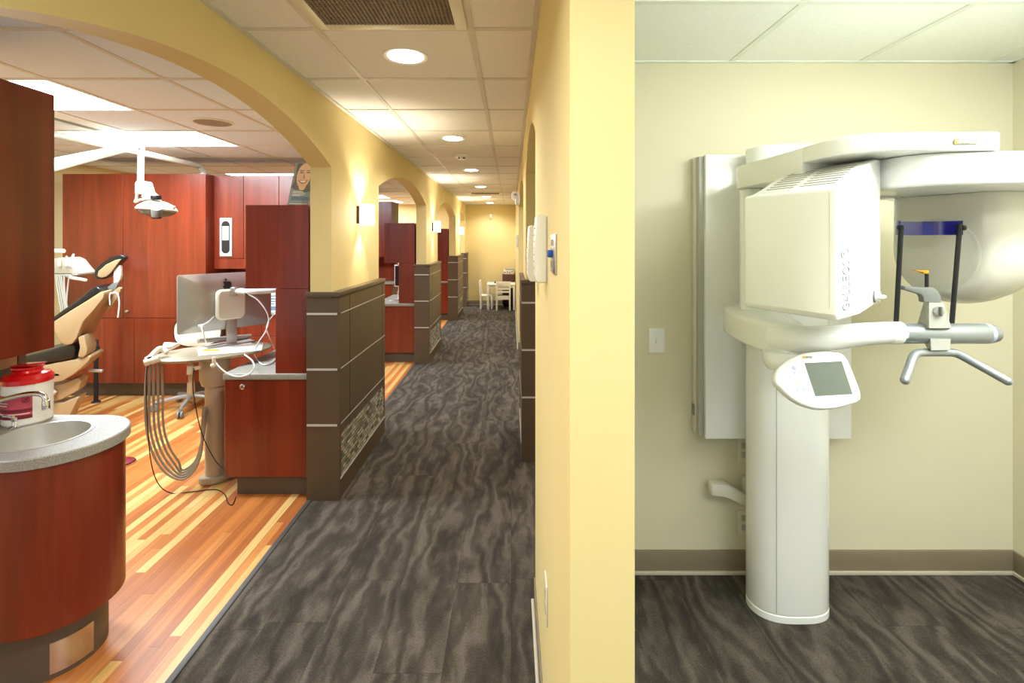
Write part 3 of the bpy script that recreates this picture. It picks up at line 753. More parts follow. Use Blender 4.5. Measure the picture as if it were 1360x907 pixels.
# ---- dental chair, seen from its side (facing left)
DN = 3.82
ch = thing('dental_chair', P(75, 573, 4.05) * 1, 'reclined beige and black dental chair with a round headrest', 'dental chair')
ch.location.z = 0
def cp(name, poly, d0, d1, mat, bev=.02, label=None, par=None):
    m = MB(); m.prism([P(x, y, d0) for x, y in c3(poly)], (-.42*(d1-d0), d1-d0, 0), bev, 3); o = m.build(name, M[mat], par or ch)   # the chair stands slightly turned
    if label: part_label(o, label)
    return o
NS, FS = 3.86, 4.06
cp('seat_base', [(-260,640),(80,632),(220,634),(330,612),(390,605),(415,592),(430,588),(438,596),(428,616),(395,645),(355,680),(300,712),(240,722),(195,722),(120,690),(-260,700)], NS, FS+.06, 'beige', .016)
cp('seat', [(-280,600),(-260,570),(80,598),(160,580),(240,560),(290,545),(330,538),(352,530),(362,560),(355,600),(300,614),(200,628),(85,632),(-270,634)], NS-.01, FS+.1, 'leather', .016, 'black padded seat')
A_ = [(235,445),(255,427),(330,378),(420,323),(480,284),(498,278),(503,290),(498,312),(450,372),(402,424),(382,470),(368,506),(345,535),(315,541),(288,524),(262,480)]
cp('back_shell', A_, NS-.03, FS+.14, 'beige', .014)
cp('back_pad', [(225,440),(240,415),(300,370),(380,315),(428,272),(450,257),(468,256),(486,272),(478,284),(420,324),(330,380),(255,430)], NS-.01, FS+.10, 'leather', .012, 'black padded backrest')
cp('hinge_arm', [(374,500),(405,490),(412,520),(420,555),(416,585),(400,600),(372,597),(383,550)], NS-.02, NS+.16, 'beige', .012)
cp('lift_arm', [(225,735),(300,725),(375,694),(390,710),(378,756),(298,800),(250,810),(235,780)], 3.92, 4.06, 'beige', .008)
cp('lift_link', [(190,735),(215,733),(262,772),(205,835),(190,835)], 3.86, 3.92, 'offwhite', .008)
cp('floor_base', [(100,960),(150,850),(250,818),(300,817),(368,790),(378,794),(345,860),(325,900),(300,958)], 3.92, 4.08, 'beige', .008)
cp('headrest_post', [(546,165),(566,152),(580,154),(582,200),(578,222),(568,236),(546,240)], 4.0, 4.05, 'offwhite', .006)
cp('glide_bar', [(545,238),(572,234),(556,272),(515,282),(495,284),(500,272)], 4.0, 4.05, 'grey', .004)
cp('back_rim', [(486,286),(500,280),(540,280),(566,262),(580,258),(584,268),(560,318),(520,376),(496,380),(540,300),(520,296),(490,310)], NS+.14, NS+.18, 'beige', .006)
hp = cp('headrest', [(451,205),(455,174),(485,144),(535,114),(578,103),(600,109),(602,121),(575,147),(542,185),(520,211),(494,222),(462,218)], 3.99, 4.08, 'leather', .012, 'black padded headrest')
cp('headrest_shell', [(468,206),(473,182),(510,150),(556,128),(584,123),(562,152),(534,188),(512,208),(488,215)], 3.975, 3.995, 'beige', .006, 'beige headrest shell', hp)
m = MB(); lc = P(275/3.627, 310+681/3.627, 3.862); m.lathe([(0,.002),(.02,.002),(.024,-.001)], lc, (0,-1,0), 24, 1, .45); m.build('badge', M['white'], ch)
m = MB(); m.cyl(P(430/3.627, 310+660/3.627, 3.95), P(494/3.627, 310+662/3.627, 3.95), .013, .013, 14, .004); m.build('lever', M['alu'], ch)
m = MB(); m.tube([P(x/3.627, 310+y/3.627, 3.86) for x, y in ((530,290),(560,285),(572,310),(574,350),(568,405))], .005, 8, 6)
m.tube([P(x/3.627, 310+y/3.627, 3.87) for x, y in ((530,290),(528,310),(530,345))], .004, 8, 4); part_label(m.build('cord', M['white'], ch), 'white cord hanging from the backrest')
# dark post behind the chair
pd = 4.72
r = thing('stand_post', (X(462, pd)*0 + X(127.5, pd), pd, 0), 'thin dark post standing behind the dental chair base', 'stand')
m = MB(); m.tube([(X(127.5,pd), pd, 0), (X(127.5,pd), pd, .52), (X(127.5,pd), pd, .60)], .018, 12); m.build('post', M['dark'], r)
m = MB(); m.tube([P(x, y, pd) for x, y in ((124,452),(129,458),(130.5,466),(128,476),(124,480))], .012, 10, 5); m.build('hoop', M['black'], r)
m = MB(); m.cyl((X(127.5,pd), pd, 0), (X(127.5,pd), pd, .012), .04, .03, 16); m.build('foot', M['dark'], r)

# ---- delivery unit with handpieces
dd = 4.42
def c8(x, y, d=dd): return P(70+x/9.07, 320+y/9.07, d)
r = thing('delivery_unit', (X(76, dd), dd, 0), 'white instrument unit with handpieces and hanging tubes behind the dental chair', 'dental unit')
m = MB(); m.prism([c8(x, y) for x, y in ((-70,395),(-70,230),(40,205),(100,197),(170,228),(225,300),(244,322),(302,385),(290,416),(225,416),(225,395))], (0,.2,0), .012, 3); m.build('head', M['armwhite'], r)
m = MB(); m.prism([c8(x, y) for x, y in ((-70,400),(220,400),(215,440),(150,440),(140,425),(-70,425))], (0,.16,0), .006); m.build('tray', M['lightgrey'], r)
for a, b, rr_ in (((205,300),(253,155),.013), ((163,300),(167,180),.011), ((80,300),(82,215),.012)):
    m = MB(); A, B = c8(*a, dd-.03), c8(*b, dd-.03); m.cyl(A, A.lerp(B,.7), rr_, rr_*.9, 14); m.cyl(A.lerp(B,.7), B, rr_*.9, rr_*.55, 14, .002); m.build('handpiece', M['white'], r)
m = MB(); m.cyl(c8(215,440), c8(405,474), .016, .014, 14, .004); m.build('handle', M['offwhite'], r)
m = MB(); m.cyl(c8(-40,121), c8(140,121), .019, .019, 14, .006); m.build('top_bar', M['white'], r)
for k, (x0, x1, x2) in enumerate(((55,80,110),(80,105,135),(100,125,150),(135,140,160),(200,180,165),(40,55,85))):
    m = MB(); m.tube([c8(x0,420), c8(x1,560), c8(x2,740), c8(x2+10,860), c8(x2-60,1000)], .006, 8, 6); m.build('tube', M['armwhite' if k % 2 else 'lightgrey'], r)
m = MB(); m.tube([c8(-60,400,dd+.1), c8(-60,1200,dd+.1), (X(63.4,dd+.1), dd+.1, .02)], .03, 14); m.cyl((X(63.4,dd+.1), dd+.1, 0), (X(63.4,dd+.1), dd+.1, .03), .16, .15, 28, .004); m.build('column', M['offwhite'], r)
m = MB(); m.cyl(c8(-60,110,dd+.1), c8(-60,420,dd+.1), .02, .02, 12); m.build('support', M['offwhite'], r)

# ---- examination lamp on its ceiling arm
LD = 3.9
r = thing('dental_lamp', (-3.12, 5.0, 2.216), 'white dental examination lamp hanging on a jointed overhead arm', 'dental lamp')
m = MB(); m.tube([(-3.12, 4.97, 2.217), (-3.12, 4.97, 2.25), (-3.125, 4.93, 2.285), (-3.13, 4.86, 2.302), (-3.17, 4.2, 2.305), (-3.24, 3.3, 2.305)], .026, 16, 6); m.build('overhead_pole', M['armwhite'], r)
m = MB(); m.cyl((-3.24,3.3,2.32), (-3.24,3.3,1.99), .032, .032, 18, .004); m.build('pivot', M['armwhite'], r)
A = Vector((-3.24, 3.3, 2.03)); B = P(190, 191, LD)
m = MB(); dr_ = (B-A).normalized(); sd = Vector((0,0,1)).cross(dr_).normalized(); up_ = dr_.cross(sd)
sec = lambda c, w, h: [c + sd*w*a + up_*h*b for a, b in ((-1,-.6),(-.6,-1),(.6,-1),(1,-.6),(1,.6),(.6,1),(-.6,1),(-1,.6))]
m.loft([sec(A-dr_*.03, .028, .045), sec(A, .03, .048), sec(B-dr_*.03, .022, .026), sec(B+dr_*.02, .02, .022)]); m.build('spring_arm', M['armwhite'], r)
def cl(x, y, d=LD): return P(160+x/11.33, 220+y/11.33, d)
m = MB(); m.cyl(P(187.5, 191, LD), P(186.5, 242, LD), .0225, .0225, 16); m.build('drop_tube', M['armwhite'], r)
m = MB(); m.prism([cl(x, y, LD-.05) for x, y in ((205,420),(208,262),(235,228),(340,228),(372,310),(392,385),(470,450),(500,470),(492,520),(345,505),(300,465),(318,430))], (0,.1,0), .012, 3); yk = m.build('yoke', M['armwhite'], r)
m = MB(); m.prism([cl(x, y, LD-.054) for x, y in ((372,415),(420,430),(475,470),(470,505),(430,490))], (0,.108,0), .003); part_label(m.build('inset', M['lightgrey'], yk), 'grey inset')
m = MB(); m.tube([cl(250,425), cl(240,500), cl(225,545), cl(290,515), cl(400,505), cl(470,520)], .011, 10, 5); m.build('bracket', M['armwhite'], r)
# bowl-shaped head, opening down and to the front
hc = cl(550, 645, LD)
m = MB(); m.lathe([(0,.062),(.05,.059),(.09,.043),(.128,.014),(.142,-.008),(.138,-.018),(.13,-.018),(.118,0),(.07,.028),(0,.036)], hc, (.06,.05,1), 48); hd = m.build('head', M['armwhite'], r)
M['glass'] = NT('clear_shield').set(rough=.08, trans=.92, ior=1.3, col=lin((240,240,232))).m
m = MB(); m.lathe([(.138,-.010),(.118,-.034),(.08,-.06),(.04,-.072),(0,-.074),(0,-.068),(.04,-.066),(.08,-.054),(.118,-.028),(.132,-.010)], hc, (.06,.05,1), 40); part_label(m.build('shield', M['glass'], hd), 'clear shield')
m = MB(); m.cyl(cl(538,640,LD-.14), cl(543,762,LD-.11), .036, .034, 18, .004); part_label(m.build('lamp_core', M['grey'], hd), 'grey reflector core')
m = MB(); m.cyl(cl(543,766,LD-.11), cl(545,797,LD-.11), .034, .032, 18, .003); part_label(m.build('knob', M['black'], r), 'black knob')
m = MB(); m.cyl(cl(537,448,LD-.05), cl(537,510,LD-.05), .037, .037, 18, .003); part_label(m.build('knob', M['black'], r), 'black knob')
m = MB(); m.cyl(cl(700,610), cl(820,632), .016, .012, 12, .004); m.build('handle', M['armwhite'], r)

# ---- operator stool
sx, sy = -2.975, 4.56
r = thing('operator_stool', (sx, sy, 0), 'pale wheeled stool with black-edged oval back, behind the computer', 'stool')
tips = [(209.6,541),(241,549),(293,537),(282,527),(236,528)]
for k, (px_, py_) in enumerate(tips):
    q = Vector((X(px_, F*1.53/(py_-CY)), F*1.53/(py_-CY), .06)); q = Vector((sx,sy,0)) + (q-Vector((sx,sy,0))).normalized()*.29; q.z = .075
    m = MB(); m.tube([(sx,sy,.115),(sx*.6+q.x*.4, sy*.6+q.y*.4,.108),(q.x,q.y,.08)], lambda t: .022-.008*t, 10, 6); lg = m.build('leg', M['alu'], r)
    m = MB(); dv2 = Vector((-(q.y-sy), q.x-sx, 0)).normalized()
    m.cyl(Vector((q.x,q.y,.033))-dv2*.022, Vector((q.x,q.y,.033))-dv2*.006, .033, .033, 18, .004); m.cyl(Vector((q.x,q.y,.033))+dv2*.006, Vector((q.x,q.y,.033))+dv2*.022, .033, .033, 18, .004)
    m.box(q.x-.012,q.x+.012,q.y-.012,q.y+.012,.05,.082,.004); m.build('caster', M['grey'], lg)
m = MB(); m.cyl((sx,sy,.09),(sx,sy,.24),.036,.03,18); m.cyl((sx,sy,.24),(sx,sy,.46),.022,.022,16); m.build('gas_lift', M['beige'], r)
m = MB(); m.lathe([(0,.46),(.19,.462),(.205,.48),(.2,.52),(.16,.535),(0,.54)], (sx,sy,0), seg=36); m.build('seat', M['leather'], r)
bd = 4.30
bc = P(257, 442, bd)
m = MB()
def sup(c, a, b, n=36, e=2.6, y=0): return [Vector((c.x+a*math.copysign(abs(math.cos(2*PI*i/n))**(2/e), math.cos(2*PI*i/n)), c.y+y+.05*(math.cos(2*PI*i/n)**2), c.z+b*math.copysign(abs(math.sin(2*PI*i/n))**(2/e), math.sin(2*PI*i/n)))) for i in range(n)]
m.loft([sup(bc,.20,.115,y=.012), sup(bc,.225,.135,y=.018), sup(bc,.225,.135,y=.05), sup(bc,.2,.115,y=.06)]); m.build('back_rim', M['black'], r)
m = MB(); m.loft([sup(bc,.17,.09,y=-.006), sup(bc,.205,.118,y=.002), sup(bc,.207,.12,y=.02)]); m.build('backrest', M['offwhite'], r)
m = MB(); m.tube([bc+Vector((0,.07,-.08)), bc+Vector((0,.12,-.25)), (sx,sy-.02,.45)], .018, 10, 5); m.build('back_stem', M['alu'], r)

# foot control on the floor
fx_, fy_ = X(160, 3.42), 3.42
r = thing('foot_control', (fx_, fy_, 0), 'low round foot control on the wood floor beside the rounded sink cabinet', 'pedal')
m = MB(); m.lathe([(0,0),(.075,0),(.082,.006),(.08,.018),(.05,.03),(0,.034)], (fx_,fy_,0)); m.build('disc', M['maroon'], r)
m = MB(); m.lathe([(.0805,.002),(.088,.003),(.088,.009),(.081,.011)], (fx_,fy_,0)); m.build('rim', M['chrome'], r)
m = MB(); m.lathe([(.035,.033),(.033,.05),(.02,.07),(0,.075)], (fx_-.03,fy_,0)); m.build('dome', M['steel'], r)
# ================================================================== INSTRUMENT CART AND COMPUTER
TZ = .826
tc = Vector((-1.975, 3.27, 0)); ang = math.radians(38)
def tp(a, b, z): return Vector((tc.x + a*math.cos(ang) - b*math.sin(ang), tc.y + a*math.sin(ang) + b*math.cos(ang), z))
px0, py0 = -1.925, 3.19
r = thing('instrument_cart', (px0, py0, 0), 'tan pedestal cart with oval speckled top and looping hoses, beside the nearest desk', 'cart')
def oval(a, b, z, n=48): return [tp(a*math.cos(2*PI*i/n), b*math.sin(2*PI*i/n), z) for i in range(n)]
m = MB(); m.loft([oval(.325,.215,TZ-.022), oval(.345,.235,TZ-.014), oval(.348,.238,TZ-.004), oval(.340,.230,TZ)]); m.build('tabletop', M['tabletop'], r)
m = MB(); m.lathe([(.085,TZ-.022),(.09,TZ-.06),(.088,TZ-.16),(.075,TZ-.2),(.058,TZ-.21)], (px0,py0,0), seg=32); m.build('sleeve', M['tan'], r)
m = MB(); m.cyl((px0,py0,.03),(px0,py0,TZ-.2),.057,.057,30); m.build('post', M['tan'], r)
m = MB(); m.slab([(px0-.075,py0-.06),(px0-.04,py0-.08),(px0+.02,py0-.078),(px0+.07,py0-.03),(px0+.16,py0+.12),(px0+.15,py0+.16),(px0+.08,py0+.17),(px0-.07,py0+.03)], 0, .05, .014, 3); m.build('foot', M['tan'], r)
hd = 2.99
m = MB(); m.tube([P(194,478,hd), P(200,474,hd+.02), P(208,466,hd+.06), P(214,463,hd+.1), P(222,468,hd+.1)], .017, 12, 6); m.cyl(P(192,482,hd-.03), P(212,476,hd), .022, .02, 16, .004); m.build('hose_holder', M['offwhite'], r)
m = MB(); m.prism([P(214,466,hd+.14),P(218,458,hd+.2),P(240,459,hd+.25),P(226,466,hd+.2)], (0,0,.02), .005); m.build('handpiece_rest', M['offwhite'], r)
m = MB(); m.cyl(P(198,474,hd-.02), P(200,484,hd-.02), .012, .012, 12); m.build('valve', M['black'], r)
# underside valves
m = MB(); m.cyl(P(253,485,3.05), P(252,497,3.05), .019, .017, 14, .003); m.cyl(P(258,489,3.05), P(266,488,3.05), .012, .012, 12, .003); m.build('valve', M['offwhite'], r)
m = MB(); m.cyl(P(284,474,2.97), P(284,482,2.97), .010, .010, 12, .002); m.cyl(P(281,486,2.97), P(286,484,2.97), .014, .014, 12, .003); m.build('valve', M['offwhite'], r)
for k, (x0, xb, yb, xe, ye, o) in enumerate(((196,205,628,268,560,0.0),(200,216,633,270,575,.012),(205,224,636,272,585,.03),(210,228,631,272,560,.045),(215,232,628,271,545,.06))):
    e = hd+o
    q_ = 3.2*k
    pts = [P(x0,480,e), P(x0-3+k,520,e), P(x0-2+k,565,e), P(x0+6+k,600-q_*.5,e), P(x0+22,626-q_,e+.01), P(240+k*.6,637-q_,e+.03), P(257+k*.4,626-q_,e+.06), P(267,602-q_,e+.08), P(xe,572-q_,3.10), P(xe+2,540,3.14)]
    m = MB(); m.tube(pts, .0064, 10, 8); m.build('hose', M['greige'], r)
# thin black cable to the floor
cb = thing('black_cable', P(300,668,2.92)*1, 'thin black cable looping over the wood floor under the pedestal cart', 'cable'); cb.location.z = 0
m = MB(); m.tube([P(258,489,3.03), P(256,504,3.0), P(258,530,3.0), P(268,575,3.0), P(285,610,3.0), P(298,624,2.98), P(300,632,2.95)], .0028, 8, 8)
m.build('upper_run', M['black'], cb)
G = lambda px, py: Vector(((px-CX)*F*(EYE-.004)/(py-CY)/F, F*(EYE-.004)/(py-CY), .004))
m = MB(); m.tube([P(196,483,2.965), P(194,505,2.965), P(196,560,2.96), P(200,610,2.95), P(210,642,2.96), G(228,655), G(255,653), G(285,650), G(298,656), G(303,668), G(309,670), G(313,660)], .0028, 8, 8); m.build('floor_run', M['black'], cb)
# papers
r = thing('paper_sheets', tp(.05,-.02,TZ), 'white paper sheets with a yellow mark on the oval cart top', 'papers')
def sheet(name, cen, rot, z, w=.30, h=.22, mat='paper'):
    c_, s_ = math.cos(rot), math.sin(rot); pts = [(cen[0]+a*c_-b*s_, cen[1]+a*s_+b*c_) for a, b in ((-w/2,-h/2),(w/2,-h/2),(w/2,h/2),(-w/2,h/2))]
    m = MB(); m.slab(pts, z, z+.0012); return m.build(name, M[mat], r)
sheet('sheet', tp(.10,-.03,0), .42, TZ+.0006, .36, .26); sheet('sheet', tp(.07,-.0,0), .62, TZ+.0022, .33, .24)
q = tp(-.02,.0,0); m = MB(); m.slab([(q.x+.045*math.cos(a*PI/8)*1.3, q.y+.03*math.sin(a*PI/8)) for a in range(16)], TZ+.0036, TZ+.0044); part_label(m.build('highlight', M['yellow'], r), 'yellow highlighter patch')
# computer
e1 = Vector((.38,.45,0)).normalized(); en = Vector((.76,-.645,0)).normalized(); ez = Vector((0,0,1))
bl = P(235, 445, 3.2); Wc, Hc = .60, .39
cc0 = bl + e1*Wc/2 + ez*Hc/2
r = thing('desktop_computer', Vector((cc0.x, cc0.y, TZ+.004)), 'silver all-in-one computer seen from behind, standing over the cart top', 'computer')
def rr(w, h, rad, n_, cz=0):
    out = []
    for (sx_, sy_, a0) in ((1,1,0),(-1,1,PI/2),(-1,-1,PI),(1,-1,1.5*PI)):
        for k in range(6):
            a = a0+k*PI/10; out.append(cc0 + e1*(sx_*(w/2-rad)+rad*math.cos(a)) + ez*(sy_*(h/2-rad)+rad*math.sin(a)+cz) + en*n_)
    return out
m = MB(); m.loft([rr(Wc-.004,Hc-.004,.012,-.006), rr(Wc,Hc,.014,-.003), rr(Wc,Hc,.014,.006), rr(Wc*.86,Hc*.84,.03,.018), rr(Wc*.62,Hc*.6,.05,.030), rr(Wc*.3,Hc*.3,.05,.036)]); m.build('housing', M['alu'], r)
m = MB(); m.loft([rr(Wc-.016,Hc-.016,.01,-.0072), rr(Wc-.016,Hc-.016,.01,-.006)]); m.build('screen', M['black'], r)
nb_ = cc0 + e1*.02 - ez*Hc*.32
m = MB(); w_ = e1*.034
m.prism([nb_ - w_ + en*.034 , nb_ + w_ + en*.034, nb_ + w_ + en*.025, nb_ - w_ + en*.025], (-ez*(Hc*.18+.105))+en*.0, .003); m.build('stand_neck', M['alu'], r)
fb = nb_ - ez*(Hc*.18+.105); fb.z = TZ+.0045
m = MB(); f0 = fb
m.prism([f0 - e1*.15 + en*.05, f0 + e1*.15 + en*.05, f0 + e1*.15 - en*.06, f0 - e1*.15 - en*.06], (0,0,.010), .004, 3); m.build('stand_foot', M['alu'], r)
b0 = P(263,453,3.28); b1 = P(333,446.5,3.62)
m = MB(); m.cyl(b0, b1, .017, .017, 18, .004); m.build('lower_bar', M['alu'], r)
# fruit emblem on the back
def em(u_, v_): return cc0 + e1*u_ + ez*v_ + en*.0375
ac = (-.012, .118); S = .030
app = [(0,.62),(.18,.72),(.42,.74),(.68,.62),(.82,.42),(.62,.26),(.52,.02),(.58,-.2),(.76,-.36),(.88,-.42),(.74,-.74),(.5,-1.0),(.3,-1.02),(.05,-.92),(-.12,-.92),(-.36,-1.03),(-.56,-.98),(-.8,-.66),(-.95,-.2),(-.92,.22),(-.72,.56),(-.42,.74),(-.16,.7)]
leaf = [(0,.86),(.04,1.1),(.2,1.32),(.42,1.42),(.42,1.2),(.28,.98),(.1,.86)]
m = MB()
for poly in (app, leaf): m.prism([em(-a*S+ac[0], b*S+ac[1]) - en*.006 for a, b in poly], en*.0065)
part_label(m.build('emblem', M['black'], r), 'black fruit-shaped emblem with a bite')
m = MB()
for k in range(3):
    q = cc0 - e1*(.085-.025*k) - ez*.115 + en*.018; m.prism([q, q+e1*.012, q+e1*.012+ez*.012, q+ez*.012], en*.01, .002)
m.build('plug', M['black'], r)
# arm with rounded box reaching from under the hutch
ab = cc0 + e1*.01 + ez*.005
r = thing('equipment_arm', (-1.5, 3.36, 1.266), 'white jointed arm with rounded box, reaching from the hutch to the computer back', 'arm')
bx = lambda u_, v_, n_: ab + e1*u_ + ez*v_ + en*n_
m = MB(); K = []
for n_, sc2 in ((.048,.94),(.052,1),(.082,1),(.092,.9)):
    ring = []
    for (sx_, sy_, a0) in ((1,1,0),(-1,1,PI/2),(-1,-1,PI),(1,-1,1.5*PI)):
        for k in range(6):
            a = a0+k*PI/10; ring.append(bx((sx_*.056+.035*math.cos(a))*sc2-.012, (sy_*.068+.035*math.sin(a))*sc2-.022, n_))
    K.append(ring)
m.loft(K); m.build('rounded_box', M['offwhite'], r)
q = bx(0,.065,.095); m = MB(); m.cyl(q-ez*.03, q+ez*.03, .026, .026, 18, .004); part_label(m.build('joint', M['steel'], r), 'metal joint')
m = MB(); m.tube([q+en*.0, q+Vector((.06,-.005,.004)), Vector((-1.78,3.31,q.z+.006)), Vector((-1.64,3.33,q.z+.01)), Vector((-1.55,3.35,q.z+.02))], lambda t: .021-.005*t, 14, 5); m.build('arm_tube', M['white'], r)
m = MB(); m.cyl((-1.55,3.35,q.z-.005),(-1.55,3.35,1.267),.024,.024,18,.003); m.build('mount', M['alu'], r)
q2 = P(329,388,3.32); m = MB(); m.cyl(q2-Vector((.006,0,0)), q2+Vector((.006,0,0)), .026, .026, 16); part_label(m.build('strap', M['black'], r), 'black cable strap')
# white cables
W = lambda px, py: P(px, py, .805*F/(py-CY))
r = thing('white_cable', Vector((-1.6,3.25,.754)), 'white cable drooping from the arm to the grey worktop', 'cable')
m = MB(); m.tube([P(330,391,3.3), P(342,398,3.3), P(353,412,3.3), P(357,425,3.3), P(353,440,3.28), P(345,452,3.26), P(340,462,3.26), P(338,471,3.28), W(342,478), W(349,484), W(358,483), W(366,477)], .0045, 10, 8); m.build('lead', M['white'], r)
m = MB(); m.tube([P(366,416,3.34), P(358,425,3.32), P(354,436,3.32), P(358,448,3.34), W(364,462)], .004, 10, 8); m.build('lead', M['white'], r)
r = thing('white_cable', Vector((-1.75,2.95,.80)), 'white cord hanging in a loop under the cart edge', 'cable')
m = MB(); m.tube([P(285,479,2.98), P(292,488,2.95), P(304,497,2.94), P(318,500,2.935), P(332,496,2.935), P(338,487,2.94), P(334,478,2.99), P(325,471,3.08)], .0045, 10, 8); m.build('loop', M['white'], r)
r = thing('power_cord', P(273,456,3.25), 'white cord dropping from the computer back to the cart top', 'cable')
m = MB(); m.tube([P(284,420,3.33), P(276,428,3.25), P(268,433,3.2), P(270,442,3.18), P(274,456,3.2)], .0045, 10, 8); m.cyl(P(264,433,3.2), P(271,432,3.2), .009, .009, 12, .002); m.build('lead', M['white'], r)

# equipment under the second hutch (seen through the second arch): monitor, papers, cable
r = thing('flat_monitor', (-1.52, 6.75, .753), 'dark screen with white frame under the second hutch', 'monitor')
m = MB(); m.prism([(-1.60,6.72,.92),(-1.445,6.66,.92),(-1.445,6.66,1.22),(-1.60,6.72,1.22)], (.012,.03,0), .006); m.build('housing', M['white'], r)
m = MB(); m.prism([(-1.588,6.712,.935),(-1.457,6.66,.935),(-1.457,6.66,1.205),(-1.588,6.712,1.205)], (-.001,-.003,0)); m.build('screen', M['black'], r)
m = MB(); m.cyl((-1.52,6.72,.756),(-1.52,6.72,.93),.014,.014,14); m.cyl((-1.52,6.72,.7535),(-1.52,6.72,.762),.07,.065,24,.002); m.build('stand', M['alu'], r)
r = thing('cable_coil', (-1.53, 6.42, .753), 'white cable coiled on the worktop seen through the second arch', 'cable')
m = MB(); m.tube([(-1.53+.06*math.cos(k*.5), 6.42+.07*math.sin(k*.5), .758+.0007*k) for k in range(40)] + [(-1.50,6.5,.84),(-1.48,6.55,1.0),(-1.46,6.6,1.12)], .004, 8, 3); m.build('coil', M['white'], r)

# ================================================================== RIGHT WALL OF THE CORRIDOR
xw = RW0
def glove(y0, y1, z0, z1, dep, label):
    r = thing('wall_dispenser', (xw, (y0+y1)/2, z0), label, 'dispenser')
    m = MB(); m.prism([(xw,y0,z0),(xw-dep*.8,y0,z0),(xw-dep,y0,z0+.02),(xw-dep,y0,z0+(z1-z0)*.55),(xw-dep*.86,y0,z1),(xw,y0,z1)], (0,y1-y0,0), .006, 3); m.build('body', M['white'], r)
    m = MB(); m.box(xw-.002, xw, y0-.004, y1+.004, z0+.005, z1-.005, .001); m.build('back_plate', M['lightgrey'], r)
    m = MB()
    for k in range(7):
        z = z0+(z1-z0)*(.2+.1*k); m.box(xw-dep*1.01, xw-dep*.9, y0+.02, y1-.02, z, z+.003)
    m.build('front_rib', M['lightgrey'], r)
    return r
glove(1.42, 1.53, 1.439, 1.636, .036, 'white wall-mounted dispenser on the corridor right wall, nearer of two')
glove(1.86, 1.99, 1.405, 1.618, .042, 'white wall-mounted dispenser on the corridor right wall, farther one behind the first')
r = thing('switch_plate', (xw, 1.18, 1.48), 'steel wall plate with a blue knob on the corridor right wall', 'wall plate')
m = MB(); m.box(xw-.005, xw, 1.115, 1.25, 1.484, 1.578, .002); m.build('plate', M['steel'], r)
m = MB(); m.box(xw-.0056, xw-.004, 1.14, 1.225, 1.55, 1.565); m.build('recess', M['grey'], r)
m = MB(); m.box(xw-.0056, xw-.004, 1.14, 1.225, 1.496, 1.511); m.build('recess', M['grey'], r)
m = MB(); m.box(xw-.017, xw-.004, 1.17, 1.195, 1.522, 1.540, .003); part_label(m.build('knob', M['bluesw'], r), 'blue knob')
def outlet(name, label, c_, face, kind='outlet'):
    r = thing(name, c_, label, kind)
    x, y, z = c_
    m = MB(); n = MB()
    if face == 'x':
        m.box(x-.005, x, y-.037, y+.037, z-.058, z+.058, .003)
        for s_ in (-.022,.022): n.box(x-.0065, x-.004, y-.017, y+.017, z+s_-.014, z+s_+.014, .001)
    else:
        m.box(x-.037, x+.037, y-.005, y, z-.058, z+.058, .003)
        if kind == 'outlet':
            for s_ in (-.022,.022): n.box(x-.017, x+.017, y-.0065, y-.004, z+s_-.014, z+s_+.014, .001)
        else: n.box(x-.006, x+.006, y-.012, y-.004, z-.012, z+.012, .002)
    m.build('plate', M['white'] if kind != 'outlet' else M['offwhite'], r)
    n.build('socket' if kind == 'outlet' else 'toggle', M['white'] if kind != 'outlet' else M['lightgrey'], r); return r
outlet('wall_outlet', 'white wall outlet low on the corridor right wall near the camera', (xw, 1.43, .52), 'x')
# emergency lamp, thermostat
r = thing('emergency_light', (xw, 6.05, 2.0), 'white twin-head emergency lamp high on the corridor right wall', 'emergency light')
m = MB(); m.box(xw-.055, xw-.001, 5.92, 6.18, 1.99, 2.11, .01); m.build('box', M['white'], r)
for yy in (5.90, 6.13):
    m = MB(); q = Vector((xw-.055, yy, 2.10)); m.lathe([(0,-.02),(.03,-.02),(.046,.012),(.046,.02),(.04,.022)], q, (-.3,-1,-.05), 24); hd_ = m.build('lamp_head', M['white'], r)
    m = MB(); m.lathe([(0,.019),(.02,.0195),(.04,.019),(.04,.0165),(0,.0165)], q, (-.3,-1,-.05), 24); m.build('lens', M['lightgrey'], hd_)
    m = MB(); m.box(q.x-.012,q.x+.012,q.y-.033,q.y-.024,q.z-.006,q.z+.012,.002); m.build('bulb', M['grey'], hd_)
r = thing('wall_panel', (xw, 7.1, 1.44), 'small white box on the corridor right wall near the far end', 'panel')
m = MB(); m.box(xw-.04, xw-.001, 7.03, 7.2, 1.455, 1.63, .006); m.build('case', M['white'], r)
m = MB(); m.box(xw-.042, xw-.039, 7.06, 7.17, 1.56, 1.61, .001); m.build('display', M['lightgrey'], r)
r = thing('motion_sensor', (-.49, END, 2.07), 'tiny white sensor high on the yellow end wall', 'sensor')
m = MB(); m.box(-.52, -.46, END-.045, END, 2.05, 2.17, .012, 3); m.build('case', M['white'], r)
m = MB(); m.box(-.508, -.472, END-.049, END-.044, 2.06, 2.10, .002); m.build('lens', M['lightgrey'], r)

